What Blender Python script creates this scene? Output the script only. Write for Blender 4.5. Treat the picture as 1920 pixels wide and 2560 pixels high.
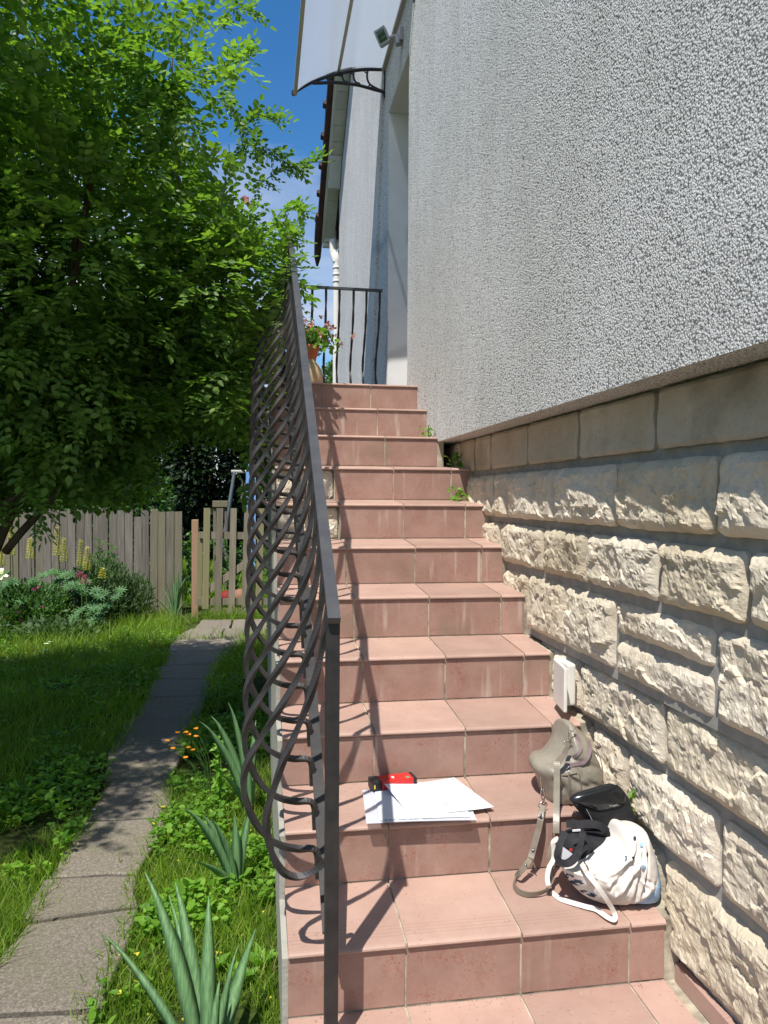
import bpy, math, random
import numpy as np
from mathutils import Vector, Matrix, noise
random.seed(7); rng = np.random.default_rng(7)
for o in list(bpy.data.objects): bpy.data.objects.remove(o)
SC = bpy.context.scene; COL = SC.collection

# ------------------------------------------------------------------ camera
F = 1891.832
CAM = Vector((0.21085, -1.56093, 1.29418))
YAW, PIT, ROL = 0.161885, -0.020050, 0.006032
def basis():
    cy, sy, cp, sp = math.cos(YAW), math.sin(YAW), math.cos(PIT), math.sin(PIT)
    f = Vector((sy*cp, cy*cp, sp)); rr = Vector((cy, -sy, 0)); u = rr.cross(f)
    c, s = math.cos(ROL), math.sin(ROL)
    return c*rr + s*u, -s*rr + c*u, f
CR, CU, CF = basis()
cd = bpy.data.cameras.new('camera'); cam = bpy.data.objects.new('camera', cd); COL.objects.link(cam)
cam.matrix_world = Matrix(((CR.x, CU.x, -CF.x, CAM.x), (CR.y, CU.y, -CF.y, CAM.y), (CR.z, CU.z, -CF.z, CAM.z), (0, 0, 0, 1)))
cd.sensor_fit = 'VERTICAL'; cd.sensor_height = 24; cd.lens = F*24/2560; cd.clip_start = 0.05; cd.clip_end = 1000
SC.camera = cam
SC.render.resolution_x = 768; SC.render.resolution_y = 1024
def at(u, v, **k):
    """real-world point where the sight line of photo pixel (u, v) meets the plane X=, Y= or Z="""
    d = CR*((u-960)/F) + CU*(-(v-1280)/F) + CF
    a, val = list(k.items())[0]; i = 'XYZ'.index(a)
    return CAM + d*((val-CAM[i])/d[i])

# ------------------------------------------------------------------ light
AZ, EL = math.radians(31.5), math.radians(61.5)
LD = Vector((math.cos(EL)*math.sin(AZ), math.cos(EL)*math.cos(AZ), -math.sin(EL)))
sd = bpy.data.lights.new('sun', 'SUN'); sd.energy = 4.6; sd.angle = math.radians(0.55); sd.color = (1, .955, .89)
so = bpy.data.objects.new('sun', sd); COL.objects.link(so); so.rotation_euler = LD.to_track_quat('-Z', 'Y').to_euler()
W = bpy.data.worlds.new('World'); SC.world = W; W.use_nodes = True
nt = W.node_tree; nt.nodes.clear()
def nn(t, typ, **k):
    n = t.nodes.new(typ)
    for a, b in k.items(): setattr(n, a, b)
    return n
sky = nn(nt, 'ShaderNodeTexSky', sky_type='NISHITA', sun_disc=False, sun_elevation=EL, sun_rotation=math.radians(211.5), altitude=150, air_density=1.0, dust_density=0.35, ozone_density=2.6)
bg = nn(nt, 'ShaderNodeBackground'); bg.inputs[1].default_value = 0.118
bgc = nn(nt, 'ShaderNodeBackground'); bgc.inputs[0].default_value = (.80, .87, 1, 1); bgc.inputs[1].default_value = 0.60
tc = nn(nt, 'ShaderNodeTexCoord'); mp = nn(nt, 'ShaderNodeMapping'); mp.inputs['Scale'].default_value = (1, 1, 2.6); mp.inputs['Location'].default_value = (.3, .1, .45)
n1 = nn(nt, 'ShaderNodeTexNoise'); n1.inputs['Scale'].default_value = 3.1; n1.inputs['Detail'].default_value = 9; n1.inputs['Roughness'].default_value = .56; n1.inputs['Distortion'].default_value = .3
sep = nn(nt, 'ShaderNodeSeparateXYZ')
mr = nn(nt, 'ShaderNodeMapRange'); mr.inputs['From Min'].default_value = .46; mr.inputs['From Max'].default_value = .26; mr.inputs['To Min'].default_value = -.11; mr.inputs['To Max'].default_value = .205
ad = nn(nt, 'ShaderNodeMath', operation='ADD')
cr = nn(nt, 'ShaderNodeMapRange'); cr.inputs['From Min'].default_value = .50; cr.inputs['From Max'].default_value = .78
mx = nn(nt, 'ShaderNodeMixShader'); out = nn(nt, 'ShaderNodeOutputWorld')
L = nt.links.new
L(tc.outputs['Generated'], mp.inputs[0]); L(mp.outputs[0], n1.inputs['Vector']); L(tc.outputs['Generated'], sep.inputs[0])
L(sep.outputs['Z'], mr.inputs['Value']); L(mr.outputs[0], ad.inputs[0]); L(n1.outputs['Fac'], ad.inputs[1]); L(ad.outputs[0], cr.inputs['Value'])
hs = nn(nt, 'ShaderNodeHueSaturation'); hs.inputs['Saturation'].default_value = 1.32; L(sky.outputs[0], hs.inputs['Color']); L(hs.outputs[0], bg.inputs[0]); L(cr.outputs[0], mx.inputs[0]); L(bg.outputs[0], mx.inputs[1]); L(bgc.outputs[0], mx.inputs[2]); L(mx.outputs[0], out.inputs[0])
SC.view_settings.view_transform = 'Standard'; SC.view_settings.look = 'None'; SC.view_settings.exposure = 0.46; SC.view_settings.gamma = 1
SC.render.engine = 'CYCLES'

# ------------------------------------------------------------------ materials
def base(name, rough=.8, spec=.3, metal=0):
    m = bpy.data.materials.new(name); m.use_nodes = True
    p = m.node_tree.nodes['Principled BSDF']; p.inputs['Roughness'].default_value = rough
    p.inputs['Specular IOR Level'].default_value = spec; p.inputs['Metallic'].default_value = metal
    return m, m.node_tree, p
def tex(t, typ, scale, coord=None, **k):
    n = nn(t, typ)
    if 'W' in k: n.noise_dimensions = '4D'
    n.inputs['Scale'].default_value = scale
    for a, b in k.items():
        if a in n.inputs: n.inputs[a].default_value = b
        else: setattr(n, a, b)
    if coord: t.links.new(coord, n.inputs['Vector'])
    return n
def ramp(t, src, stops):
    n = nn(t, 'ShaderNodeValToRGB'); e = n.color_ramp.elements
    while len(e) < len(stops): e.new(.5)
    for i, (p, c) in enumerate(stops):
        e[i].position = p; e[i].color = (c[0], c[1], c[2], 1) if len(c) < 4 else c
    t.links.new(src, n.inputs[0]); return n
def mix(t, fac, a, b, mode='MIX'):
    n = nn(t, 'ShaderNodeMixRGB', blend_type=mode)
    for i, x in enumerate((fac, a, b)):
        if isinstance(x, (int, float)): n.inputs[i].default_value = x
        elif isinstance(x, tuple): n.inputs[i].default_value = (*x[:3], 1)
        else: t.links.new(x, n.inputs[i])
    return n.outputs[0]
def bump(t, p, hs, strength, dist):
    n = nn(t, 'ShaderNodeBump'); n.inputs['Strength'].default_value = strength; n.inputs['Distance'].default_value = dist
    t.links.new(hs, n.inputs['Height']); t.links.new(n.outputs[0], p.inputs['Normal']); return n
def simple(name, c1, c2=None, scale=20, rough=.7, spec=.3, metal=0, bmp=0, bscale=60, bdist=.002, stretch=None, detail=6):
    m, t, p = base(name, rough, spec, metal)
    g = nn(t, 'ShaderNodeNewGeometry'); co = g.outputs['Position']
    if stretch:
        mm = nn(t, 'ShaderNodeMapping'); mm.inputs['Scale'].default_value = stretch; t.links.new(co, mm.inputs[0]); co = mm.outputs[0]
    if c2:
        n = tex(t, 'ShaderNodeTexNoise', scale, co, Detail=detail, Roughness=.6)
        r = ramp(t, n.outputs['Fac'], [(.32, c1), (.68, c2)]); t.links.new(r.outputs[0], p.inputs['Base Color'])
    else: p.inputs['Base Color'].default_value = (*c1, 1)
    if bmp:
        b = tex(t, 'ShaderNodeTexNoise', bscale, co, Detail=5); bump(t, p, b.outputs['Fac'], bmp, bdist)
    return m
def leafmat(name, c1, c2, trans=.35, rough=.45, c3=None, veins=False):
    m = bpy.data.materials.new(name); m.use_nodes = True; t = m.node_tree; p = t.nodes['Principled BSDF']; o = t.nodes['Material Output']
    g = nn(t, 'ShaderNodeNewGeometry')
    st = [(0, c1), (1, c2)] if c3 is None else [(0, c1), (.9, c2), (1, c3)]
    r = ramp(t, g.outputs['Random Per Island'], st)
    n = tex(t, 'ShaderNodeTexNoise', 1.6, g.outputs['Position'], Detail=2)
    q = mix(t, .55, r.outputs[0], ramp(t, n.outputs['Fac'], [(.3, (.55, .6, .6)), (.7, (1.35, 1.3, 1.1))]).outputs[0], 'MULTIPLY')
    if veins:
        mp_ = nn(t, 'ShaderNodeMapping'); mp_.inputs['Scale'].default_value = (230, 60, 5); t.links.new(g.outputs['Position'], mp_.inputs[0])
        vn = tex(t, 'ShaderNodeTexNoise', 1, mp_.outputs[0], Detail=3); q = mix(t, 1, q, ramp(t, vn.outputs['Fac'], [(.35, (.68, .74, .62)), (.65, (1.22, 1.2, 1.2))]).outputs[0], 'MULTIPLY')
    t.links.new(q, p.inputs['Base Color']); p.inputs['Roughness'].default_value = rough; p.inputs['Specular IOR Level'].default_value = .35
    tr = nn(t, 'ShaderNodeBsdfTranslucent'); q2 = mix(t, 1, q, (1.5, 1.7, .5), 'MULTIPLY'); t.links.new(q2, tr.inputs[0])
    ms = nn(t, 'ShaderNodeMixShader'); ms.inputs[0].default_value = trans
    t.links.new(p.outputs[0], ms.inputs[1]); t.links.new(tr.outputs[0], ms.inputs[2]); t.links.new(ms.outputs[0], o.inputs[0])
    return m

g_, r_, s_ = 0.27583, 0.1802, 0.0166          # going, rise, fall of each tread
def tile_mat(name, a, b, tread):
    m, t, p = base(name, .5, .35)
    co = nn(t, 'ShaderNodeNewGeometry').outputs['Position']
    sp = nn(t, 'ShaderNodeSeparateXYZ'); t.links.new(co, sp.inputs[0])
    n = tex(t, 'ShaderNodeTexNoise', 9, co, Detail=8, Roughness=.7)
    c = ramp(t, n.outputs['Fac'], [(.3, a), (.7, b)]).outputs[0]
    # cell variation from tile to tile
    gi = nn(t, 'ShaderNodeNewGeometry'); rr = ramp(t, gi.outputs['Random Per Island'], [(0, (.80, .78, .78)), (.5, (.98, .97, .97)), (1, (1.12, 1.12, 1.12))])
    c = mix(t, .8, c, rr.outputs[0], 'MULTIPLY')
    if not tread:                               # darker red scratches of the glaze
        v = tex(t, 'ShaderNodeTexNoise', 70, co, Detail=4, Roughness=.8, Distortion=2.2)
        big = tex(t, 'ShaderNodeTexNoise', 13, co, Detail=3)
        mm = nn(t, 'ShaderNodeMath', operation='MULTIPLY')
        t.links.new(ramp(t, v.outputs['Fac'], [(.52, (0, 0, 0)), (.62, (1, 1, 1))]).outputs[0], mm.inputs[0])
        t.links.new(ramp(t, big.outputs['Fac'], [(.45, (0, 0, 0)), (.68, (1, 1, 1))]).outputs[0], mm.inputs[1])
        c = mix(t, mm.outputs[0], c, (.27, .085, .058))
        mp = nn(t, 'ShaderNodeMapping'); mp.inputs['Scale'].default_value = (34, 34, 2.2); t.links.new(co, mp.inputs[0])
        st = tex(t, 'ShaderNodeTexNoise', 1.0, mp.outputs[0], Detail=4)
        ms2 = tex(t, 'ShaderNodeTexNoise', 3.2, co, Detail=2)
        m2 = nn(t, 'ShaderNodeMath', operation='MULTIPLY')
        t.links.new(ramp(t, st.outputs['Fac'], [(.56, (0, 0, 0)), (.72, (1, 1, 1))]).outputs[0], m2.inputs[0])
        t.links.new(ramp(t, ms2.outputs['Fac'], [(.47, (0, 0, 0)), (.60, (.85, .85, .85))]).outputs[0], m2.inputs[1])
        c = mix(t, m2.outputs[0], c, (.50, .40, .34))
        m3 = tex(t, 'ShaderNodeTexNoise', 4.1, co, Detail=4, W=3.0)
        c = mix(t, ramp(t, m3.outputs['Fac'], [(.54, (0, 0, 0)), (.70, (.6, .6, .6))]).outputs[0], c, (.20, .15, .10))
    else:                                       # anti-slip lines near the nosing
        dv = nn(t, 'ShaderNodeMath', operation='DIVIDE'); dv.inputs[1].default_value = g_; t.links.new(sp.outputs['Y'], dv.inputs[0])
        fr = nn(t, 'ShaderNodeMath', operation='FRACT'); t.links.new(dv.outputs[0], fr.inputs[0])
        near = ramp(t, fr.outputs[0], [(.06, (0, 0, 0)), (.10, (1, 1, 1)), (.27, (1, 1, 1)), (.30, (0, 0, 0))])
        sn = nn(t, 'ShaderNodeMath', operation='MULTIPLY'); sn.inputs[1].default_value = 2*math.pi*21; t.links.new(fr.outputs[0], sn.inputs[0])
        s2 = nn(t, 'ShaderNodeMath', operation='SINE'); t.links.new(sn.outputs[0], s2.inputs[0])
        mm = nn(t, 'ShaderNodeMath', operation='MULTIPLY'); t.links.new(near.outputs[0], mm.inputs[0]); t.links.new(s2.outputs[0], mm.inputs[1])
        mp = nn(t, 'ShaderNodeMapping'); mp.inputs['Scale'].default_value = (5, 160, 1); t.links.new(co, mp.inputs[0])
        wn = tex(t, 'ShaderNodeTexNoise', 1, mp.outputs[0], Detail=3)
        m4 = nn(t, 'ShaderNodeMath', operation='MULTIPLY'); t.links.new(mm.outputs[0], m4.inputs[0]); t.links.new(wn.outputs['Fac'], m4.inputs[1])
        m5 = nn(t, 'ShaderNodeMath', operation='MULTIPLY'); t.links.new(m4.outputs[0], m5.inputs[0]); m5.inputs[1].default_value = .5
        c = mix(t, m5.outputs[0], c, (.24, .13, .10))
        dn = tex(t, 'ShaderNodeTexNoise', 5, co, Detail=6)
        c = mix(t, ramp(t, dn.outputs['Fac'], [(.5, (0, 0, 0)), (.75, (.4, .4, .4))]).outputs[0], c, (.50, .33, .25))
        fs = tex(t, 'ShaderNodeTexNoise', 95, co, Detail=2)
        c = mix(t, ramp(t, fs.outputs['Fac'], [(.67, (0, 0, 0)), (.73, (.5, .5, .5))]).outputs[0], c, (.2, .11, .08))
    t.links.new(c, p.inputs['Base Color'])
    b = tex(t, 'ShaderNodeTexNoise', 45, co, Detail=6); bump(t, p, b.outputs['Fac'], .25, .002)
    return m
M = {}
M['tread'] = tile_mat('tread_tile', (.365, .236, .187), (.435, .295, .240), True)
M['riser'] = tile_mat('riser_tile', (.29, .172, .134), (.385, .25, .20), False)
M['grout'] = simple('grout', (.56, .50, .38), (.20, .17, .13), 16, .95, .1, bmp=.6, bscale=220)
M['iron'] = simple('wrought_iron', (.017, .016, .017), (.034, .031, .029), 30, .5, .5, 0, .3, 120, .001)
M['iron_top'] = simple('painted_rail', (.04, .042, .05), (.065, .064, .064), 18, .42, .6, 0, .25, 160, .001)
M['flank'] = simple('flank_render', (.42, .40, .34), (.30, .29, .25), 7, .9, .1, bmp=.5, bscale=90, bdist=.004)
M['white'] = simple('white_plastic', (.78, .76, .70), (.70, .67, .60), 9, .4, .5)
M['conc'] = None

def plaster():
    m, t, p = base('roughcast_plaster', .85, .15)
    co = nn(t, 'ShaderNodeNewGeometry').outputs['Position']
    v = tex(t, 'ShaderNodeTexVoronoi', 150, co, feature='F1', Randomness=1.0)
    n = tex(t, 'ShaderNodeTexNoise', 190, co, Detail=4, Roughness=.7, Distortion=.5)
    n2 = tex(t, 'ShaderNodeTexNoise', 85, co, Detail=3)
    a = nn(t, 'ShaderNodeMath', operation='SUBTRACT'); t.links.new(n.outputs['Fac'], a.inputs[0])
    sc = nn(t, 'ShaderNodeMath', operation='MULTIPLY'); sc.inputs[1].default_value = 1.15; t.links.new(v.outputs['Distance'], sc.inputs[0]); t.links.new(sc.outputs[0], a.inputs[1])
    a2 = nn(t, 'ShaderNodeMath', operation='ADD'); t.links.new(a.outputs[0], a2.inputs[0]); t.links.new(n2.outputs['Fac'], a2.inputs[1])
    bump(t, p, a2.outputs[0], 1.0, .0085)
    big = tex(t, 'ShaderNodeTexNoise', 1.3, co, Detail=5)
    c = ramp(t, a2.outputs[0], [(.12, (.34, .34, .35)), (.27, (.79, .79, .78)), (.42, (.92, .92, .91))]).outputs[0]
    c = mix(t, 1, c, ramp(t, big.outputs['Fac'], [(.35, (.88, .88, .86)), (.65, (1, 1, 1))]).outputs[0], 'MULTIPLY')
    mw = nn(t, 'ShaderNodeMapping'); mw.inputs['Scale'].default_value = (5, 5, .5); t.links.new(co, mw.inputs[0]); wn = tex(t, 'ShaderNodeTexNoise', 1.6, mw.outputs[0], Detail=5, Roughness=.65)
    c = mix(t, 1, c, ramp(t, wn.outputs['Fac'], [(.34, (.92, .92, .90)), (.58, (1, 1, 1))]).outputs[0], 'MULTIPLY')
    t.links.new(c, p.inputs['Base Color']); return m
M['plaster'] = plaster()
M['smooth'] = simple('smooth_render', (.72, .72, .71), (.62, .62, .62), 3, .9, .1, bmp=.35, bscale=120, bdist=.002)
def stone(nm='limestone', stain=.5, dk=1.0):
    m, t, p = base(nm, .93, .1)
    co = nn(t, 'ShaderNodeNewGeometry').outputs['Position']
    n = tex(t, 'ShaderNodeTexNoise', 3.3, co, Detail=7, Roughness=.6)
    c = ramp(t, n.outputs['Fac'], [(.28, (.52, .465, .37)), (.5, (.63, .585, .50)), (.72, (.70, .665, .59))]).outputs[0]
    gi = nn(t, 'ShaderNodeNewGeometry'); rr = ramp(t, gi.outputs['Random Per Island'], [(0, (.88, .85, .78)), (.5, (1, 1, 1)), (1, (1.06, 1.04, 1.02))])
    c = mix(t, .9, c, rr.outputs[0], 'MULTIPLY')
    d = tex(t, 'ShaderNodeTexNoise', 2.4, co, Detail=5, Roughness=.6, W=4.0)
    c = mix(t, ramp(t, d.outputs['Fac'], [(.58-.1*(stain-.5), (0, 0, 0)), (.75, (stain,)*3)]).outputs[0], c, (.22, .20, .14))
    c = mix(t, 1, c, (dk, dk*.96, dk*.90), 'MULTIPLY')
    v = tex(t, 'ShaderNodeTexNoise', 90, co, Detail=6, Roughness=.7)
    c = mix(t, ramp(t, v.outputs['Fac'], [(.30, (.7, .7, .7)), (.40, (0, 0, 0))]).outputs[0], c, (.28, .23, .16))
    t.links.new(c, p.inputs['Base Color'])
    b = tex(t, 'ShaderNodeTexNoise', 75, co, Detail=8, Roughness=.72); bump(t, p, b.outputs['Fac'], .75, .006); return m
M['stone'] = stone()
M['stone_top'] = stone('dressed_stone', .85, .80)
M['mortar'] = simple('mortar', (.27, .26, .235), (.36, .345, .315), 25, .95, .1, bmp=.6, bscale=200)
M['tile_brown'] = simple('roof_tile', (.045, .026, .022), (.085, .05, .04), 10, .8, .2)
M['soffit'] = simple('soffit_white', (.62, .62, .58), (.52, .52, .48), 4, .6, .3)
M['pipe'] = simple('white_pipe', (.74, .72, .66), None, rough=.45)
M['black'] = simple('black_fabric', (.012, .012, .014), (.022, .022, .025), 60, .7, .3, bmp=.3, bscale=600, bdist=.0008)
M['gloss'] = simple('black_leather', (.008, .010, .012), None, rough=.22, spec=.6, bmp=.12, bscale=300, bdist=.0005)
M['blackpl'] = simple('black_plastic', (.02, .02, .024), None, rough=.4)
M['taupe'] = simple('taupe_leather', (.24, .212, .165), (.305, .272, .215), 14, .42, .45, bmp=.45, bscale=55, bdist=.003)
M['taupe_strap'] = simple('taupe_strap', (.18, .15, .112), (.22, .185, .14), 30, .45, .4, bmp=.2, bscale=200, bdist=.001)
M['plum'] = simple('zip_tape', (.17, .12, .13), None, rough=.6)
M['chrome'] = simple('chrome', (.75, .74, .72), None, rough=.18, metal=1)
M['cotton'] = simple('cotton', (.62, .58, .52), (.68, .64, .585), 8, .9, .1, bmp=.3, bscale=700, bdist=.0006)
M['cotton_blue'] = simple('cotton_blue', (.30, .44, .62), (.36, .50, .68), 20, .9, .1)
M['navy'] = simple('navy_print', (.035, .045, .075), None, rough=.8)
M['dotblue'] = simple('blue_dot', (.33, .52, .75), None, rough=.8)
M['paper'] = simple('paper', (.66, .67, .70), (.62, .63, .67), 12, .7, .2)
M['ink'] = simple('grey_ink', (.22, .24, .32), None, rough=.8)
M['red'] = simple('red_plastic', (.62, .03, .025), (.52, .02, .02), 30, .35, .5)
def slv():
    m, t, p = base('clear_plastic', .15, .5); p.inputs['Base Color'].default_value = (.80, .84, .92, 1); p.inputs['Alpha'].default_value = .5; return m
M['sleeve'] = slv()
def poly():
    m = bpy.data.materials.new('polycarbonate'); m.use_nodes = True; t = m.node_tree; p = t.nodes['Principled BSDF']; o = t.nodes['Material Output']
    p.inputs['Base Color'].default_value = (.60, .62, .65, 1); p.inputs['Roughness'].default_value = .25
    tr = nn(t, 'ShaderNodeBsdfTranslucent'); tr.inputs[0].default_value = (.58, .62, .67, 1)
    tp = nn(t, 'ShaderNodeBsdfTransparent'); tp.inputs[0].default_value = (.75, .8, .85, 1)
    a = nn(t, 'ShaderNodeMixShader'); a.inputs[0].default_value = .62; b = nn(t, 'ShaderNodeMixShader'); b.inputs[0].default_value = .42
    t.links.new(p.outputs[0], a.inputs[1]); t.links.new(tr.outputs[0], a.inputs[2]); t.links.new(a.outputs[0], b.inputs[1]); t.links.new(tp.outputs[0], b.inputs[2]); t.links.new(b.outputs[0], o.inputs[0]); return m
M['poly'] = poly()
M['alu'] = simple('champagne_aluminium', (.50, .45, .38), None, rough=.4, metal=.3)
M['glass'] = simple('lamp_glass', (.05, .09, .05), None, rough=.05, spec=.8)
M['lampgrey'] = simple('lamp_grey', (.35, .36, .37), None, rough=.4, metal=.4)
def wood(name, a, b, c, nsc=1):
    m, t, p = base(name, .85, .15); gg = nn(t, 'ShaderNodeNewGeometry'); co = gg.outputs['Position']; oi = nn(t, 'ShaderNodeObjectInfo')
    mp = nn(t, 'ShaderNodeMapping'); mp.inputs['Scale'].default_value = (60*nsc, 60*nsc, 3); t.links.new(co, mp.inputs[0])
    n = tex(t, 'ShaderNodeTexNoise', 1, mp.outputs[0], Detail=6, Roughness=.6, Distortion=.4)
    q = ramp(t, n.outputs['Fac'], [(.3, a), (.7, b)]).outputs[0]
    q = mix(t, ramp(t, oi.outputs['Random'], [(.55, (0, 0, 0)), (.9, (.65, .65, .65))]).outputs[0], q, c)
    q = mix(t, .8, q, ramp(t, oi.outputs['Random'], [(0, (.75, .75, .75)), (.3, (1.1, 1.1, 1.1)), (.6, (.85, .85, .85)), (1, (1.1, 1.08, 1.05))]).outputs[0], 'MULTIPLY')
    t.links.new(q, p.inputs['Base Color']); bump(t, p, n.outputs['Fac'], .5, .002); return m
M['fence'] = wood('weathered_wood', (.115, .10, .085), (.235, .212, .18), (.18, .165, .095))
M['gate'] = wood('gate_wood', (.16, .135, .10), (.28, .25, .19), (.22, .21, .10))
M['post'] = wood('post_wood', (.30, .19, .12), (.42, .29, .20), (.35, .22, .14))
M['bark'] = simple('bark', (.07, .05, .035), (.14, .11, .08), 18, .95, .1, bmp=.8, bscale=60, bdist=.01, stretch=(1, 1, .3))
M['rose'] = leafmat('rose_leaves', (.085, .18, .042), (.21, .34, .075), .42, .42)
M['dark'] = leafmat('shade_dark_leaves', (.008, .022, .006), (.018, .045, .01), .15, .55)  # near-black greens: shade under the canopy put into the leaf colour
M['yellow'] = leafmat('golden_conifer', (.09, .16, .02), (.28, .33, .04), .3, .6)
M['mid'] = leafmat('shrub_leaves', (.05, .12, .03), (.10, .20, .05), .35, .5)
M['grey_green'] = leafmat('grey_green_leaves', (.065, .13, .05), (.13, .21, .09), .3, .6)
M['lupin'] = leafmat('lupin_leaves', (.055, .14, .05), (.11, .24, .09), .3, .45)
M['iris'] = leafmat('iris_leaves', (.12, .235, .10), (.19, .34, .17), .35, .5, None, True)
M['grass'] = leafmat('grass_blades', (.085, .18, .012), (.22, .34, .03), .45, .5, (.30, .27, .10))
M['weed'] = leafmat('weed_leaves', (.09, .23, .02), (.22, .40, .05), .42, .5)
M['paleyellow'] = leafmat('pale_yellow_petals', (.55, .48, .14), (.75, .68, .28), .3, .6)
M['magenta'] = leafmat('magenta_petals', (.45, .03, .22), (.6, .08, .35), .3, .6)
M['pinkf'] = leafmat('pink_petals', (.62, .07, .14), (.80, .55, .56), .3, .6, (.85, .80, .78))
M['yellowf'] = leafmat('yellow_petals', (.6, .5, .05), (.75, .65, .1), .3, .6)
M['whitef'] = leafmat('white_petals', (.7, .7, .66), (.85, .85, .8), .3, .6)
M['orange'] = leafmat('orange_petals', (.75, .24, .01), (.85, .38, .02), .3, .6)
M['stem'] = simple('green_stem', (.07, .15, .03), None, rough=.6)
M['terra'] = simple('terracotta', (.42, .13, .06), (.5, .18, .09), 20, .8, .2)
M['ceramic'] = simple('tan_ceramic', (.46, .33, .19), (.52, .39, .24), 12, .45, .5)
M['soil'] = simple('soil', (.05, .035, .022), (.10, .075, .045), 30, .95, .05, bmp=.8, bscale=50, bdist=.02)

# ------------------------------------------------------------------ mesh helpers
class G:
    def __init__(s): s.v = []; s.f = []; s.m = []
    def add(s, vs, fs, mi=0):
        o = len(s.v); s.v += [tuple(v) for v in vs]; s.f += [tuple(i+o for i in f) for f in fs]; s.m += [mi]*len(fs); return s
    def box(s, x0, x1, y0, y1, z0, z1, mi=0, bev=0):
        if bev:
            b = min(bev, (x1-x0)/2.1, (y1-y0)/2.1, (z1-z0)/2.1); import bmesh
            bm = bmesh.new(); bmesh.ops.create_cube(bm, size=1)
            for v in bm.verts: v.co = Vector((x0 if v.co.x < 0 else x1, y0 if v.co.y < 0 else y1, z0 if v.co.z < 0 else z1))
            bmesh.ops.bevel(bm, geom=list(bm.edges), offset=b, segments=2, affect='EDGES', profile=.6)
            bm.verts.index_update(); s.add([v.co for v in bm.verts], [[v.index for v in f.verts] for f in bm.faces], mi); bm.free(); return s
        return s.add([(x0, y0, z0), (x1, y0, z0), (x1, y1, z0), (x0, y1, z0), (x0, y0, z1), (x1, y0, z1), (x1, y1, z1), (x0, y1, z1)],
                     [(0, 3, 2, 1), (4, 5, 6, 7), (0, 1, 5, 4), (1, 2, 6, 5), (2, 3, 7, 6), (3, 0, 4, 7)], mi)
    def prism_x(s, prof, x0, x1, mi=0):            # (y,z) outline swept along X
        n = len(prof); s.add([(x0, y, z) for y, z in prof]+[(x1, y, z) for y, z in prof],
              [(i, (i+1) % n, n+(i+1) % n, n+i) for i in range(n)]+[tuple(range(n-1, -1, -1)), tuple(range(n, 2*n))], mi); return s
    def prism_z(s, poly, z0, z1, mi=0):
        n = len(poly); s.add([(x, y, z0) for x, y in poly]+[(x, y, z1) for x, y in poly],
              [(i, (i+1) % n, n+(i+1) % n, n+i) for i in range(n)]+[tuple(range(n-1, -1, -1)), tuple(range(n, 2*n))], mi); return s
    def tube(s, pts, r, n=8, mi=0, twist=0, caps=True, rz=None):   # r: number or list, n=4 gives a square bar
        pts = [Vector(p) for p in pts]; k = len(pts); up = Vector((0, 0, 1)); vs = []; pa = None
        for i, p in enumerate(pts):
            t = (pts[min(i+1, k-1)]-pts[max(i-1, 0)]).normalized()
            if pa is None: a = t.cross(up if abs(t.z) < .9 else Vector((1, 0, 0))).normalized()
            else: a = (pa-t*pa.dot(t)).normalized()
            pa = a; b = t.cross(a); rr = r[i] if isinstance(r, (list, tuple)) else r
            for j in range(n):
                an = 2*math.pi*j/n+math.pi/n+twist*i; vs.append(p+(a*math.cos(an)+b*math.sin(an)*(rz or 1))*rr)
        fs = [(i*n+j, i*n+(j+1) % n, (i+1)*n+(j+1) % n, (i+1)*n+j) for i in range(k-1) for j in range(n)]
        if caps: fs += [tuple(range(n-1, -1, -1)), tuple(range((k-1)*n, k*n))]
        s.add(vs, fs, mi); return s
    def ribbon(s, pts, wid, th, side=None, mi=0):   # flat strap with thickness
        pts = [Vector(p) for p in pts]; k = len(pts); vs = []
        for i, p in enumerate(pts):
            t = (pts[min(i+1, k-1)]-pts[max(i-1, 0)]).normalized()
            sd = (side[i] if isinstance(side, list) else side) if side is not None else Vector((1, 0, 0))
            sd = Vector(sd); sd = (sd-t*sd.dot(t)).normalized(); nrm = t.cross(sd); w = wid[i] if isinstance(wid, list) else wid
            for a, b in ((-1, -1), (1, -1), (1, 1), (-1, 1)): vs.append(p+sd*a*w/2+nrm*b*th/2)
        fs = [(i*4+j, i*4+(j+1) % 4, (i+1)*4+(j+1) % 4, (i+1)*4+j) for i in range(k-1) for j in range(4)]+[(3, 2, 1, 0), ((k-1)*4, (k-1)*4+1, (k-1)*4+2, (k-1)*4+3)]
        s.add(vs, fs, mi); return s
    def lathe(s, prof, c=(0, 0, 0), n=28, mi=0, ax=None):
        vs = []; k = len(prof); R = Matrix.Identity(3) if ax is None else Vector((0, 0, 1)).rotation_difference(Vector(ax)).to_matrix(); c = Vector(c)
        for (r, z) in prof:
            for j in range(n): a = 2*math.pi*j/n; vs.append(c+R@Vector((r*math.cos(a), r*math.sin(a), z)))
        fs = [(i*n+j, i*n+(j+1) % n, (i+1)*n+(j+1) % n, (i+1)*n+j) for i in range(k-1) for j in range(n)]
        s.add(vs, fs, mi); return s
    def torus(s, c, R, r, ax=(0, 1, 0), n=18, m=8, mi=0, sx=1):
        Q = Vector((0, 0, 1)).rotation_difference(Vector(ax)).to_matrix(); c = Vector(c); vs = []
        for i in range(n):
            a = 2*math.pi*i/n
            for j in range(m):
                b = 2*math.pi*j/m; q = R+r*math.cos(b); vs.append(c+Q@Vector((q*math.cos(a)*sx, q*math.sin(a), r*math.sin(b))))
        s.add(vs, [(i*m+j, ((i+1) % n)*m+j, ((i+1) % n)*m+(j+1) % m, i*m+(j+1) % m) for i in range(n) for j in range(m)], mi); return s
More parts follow.
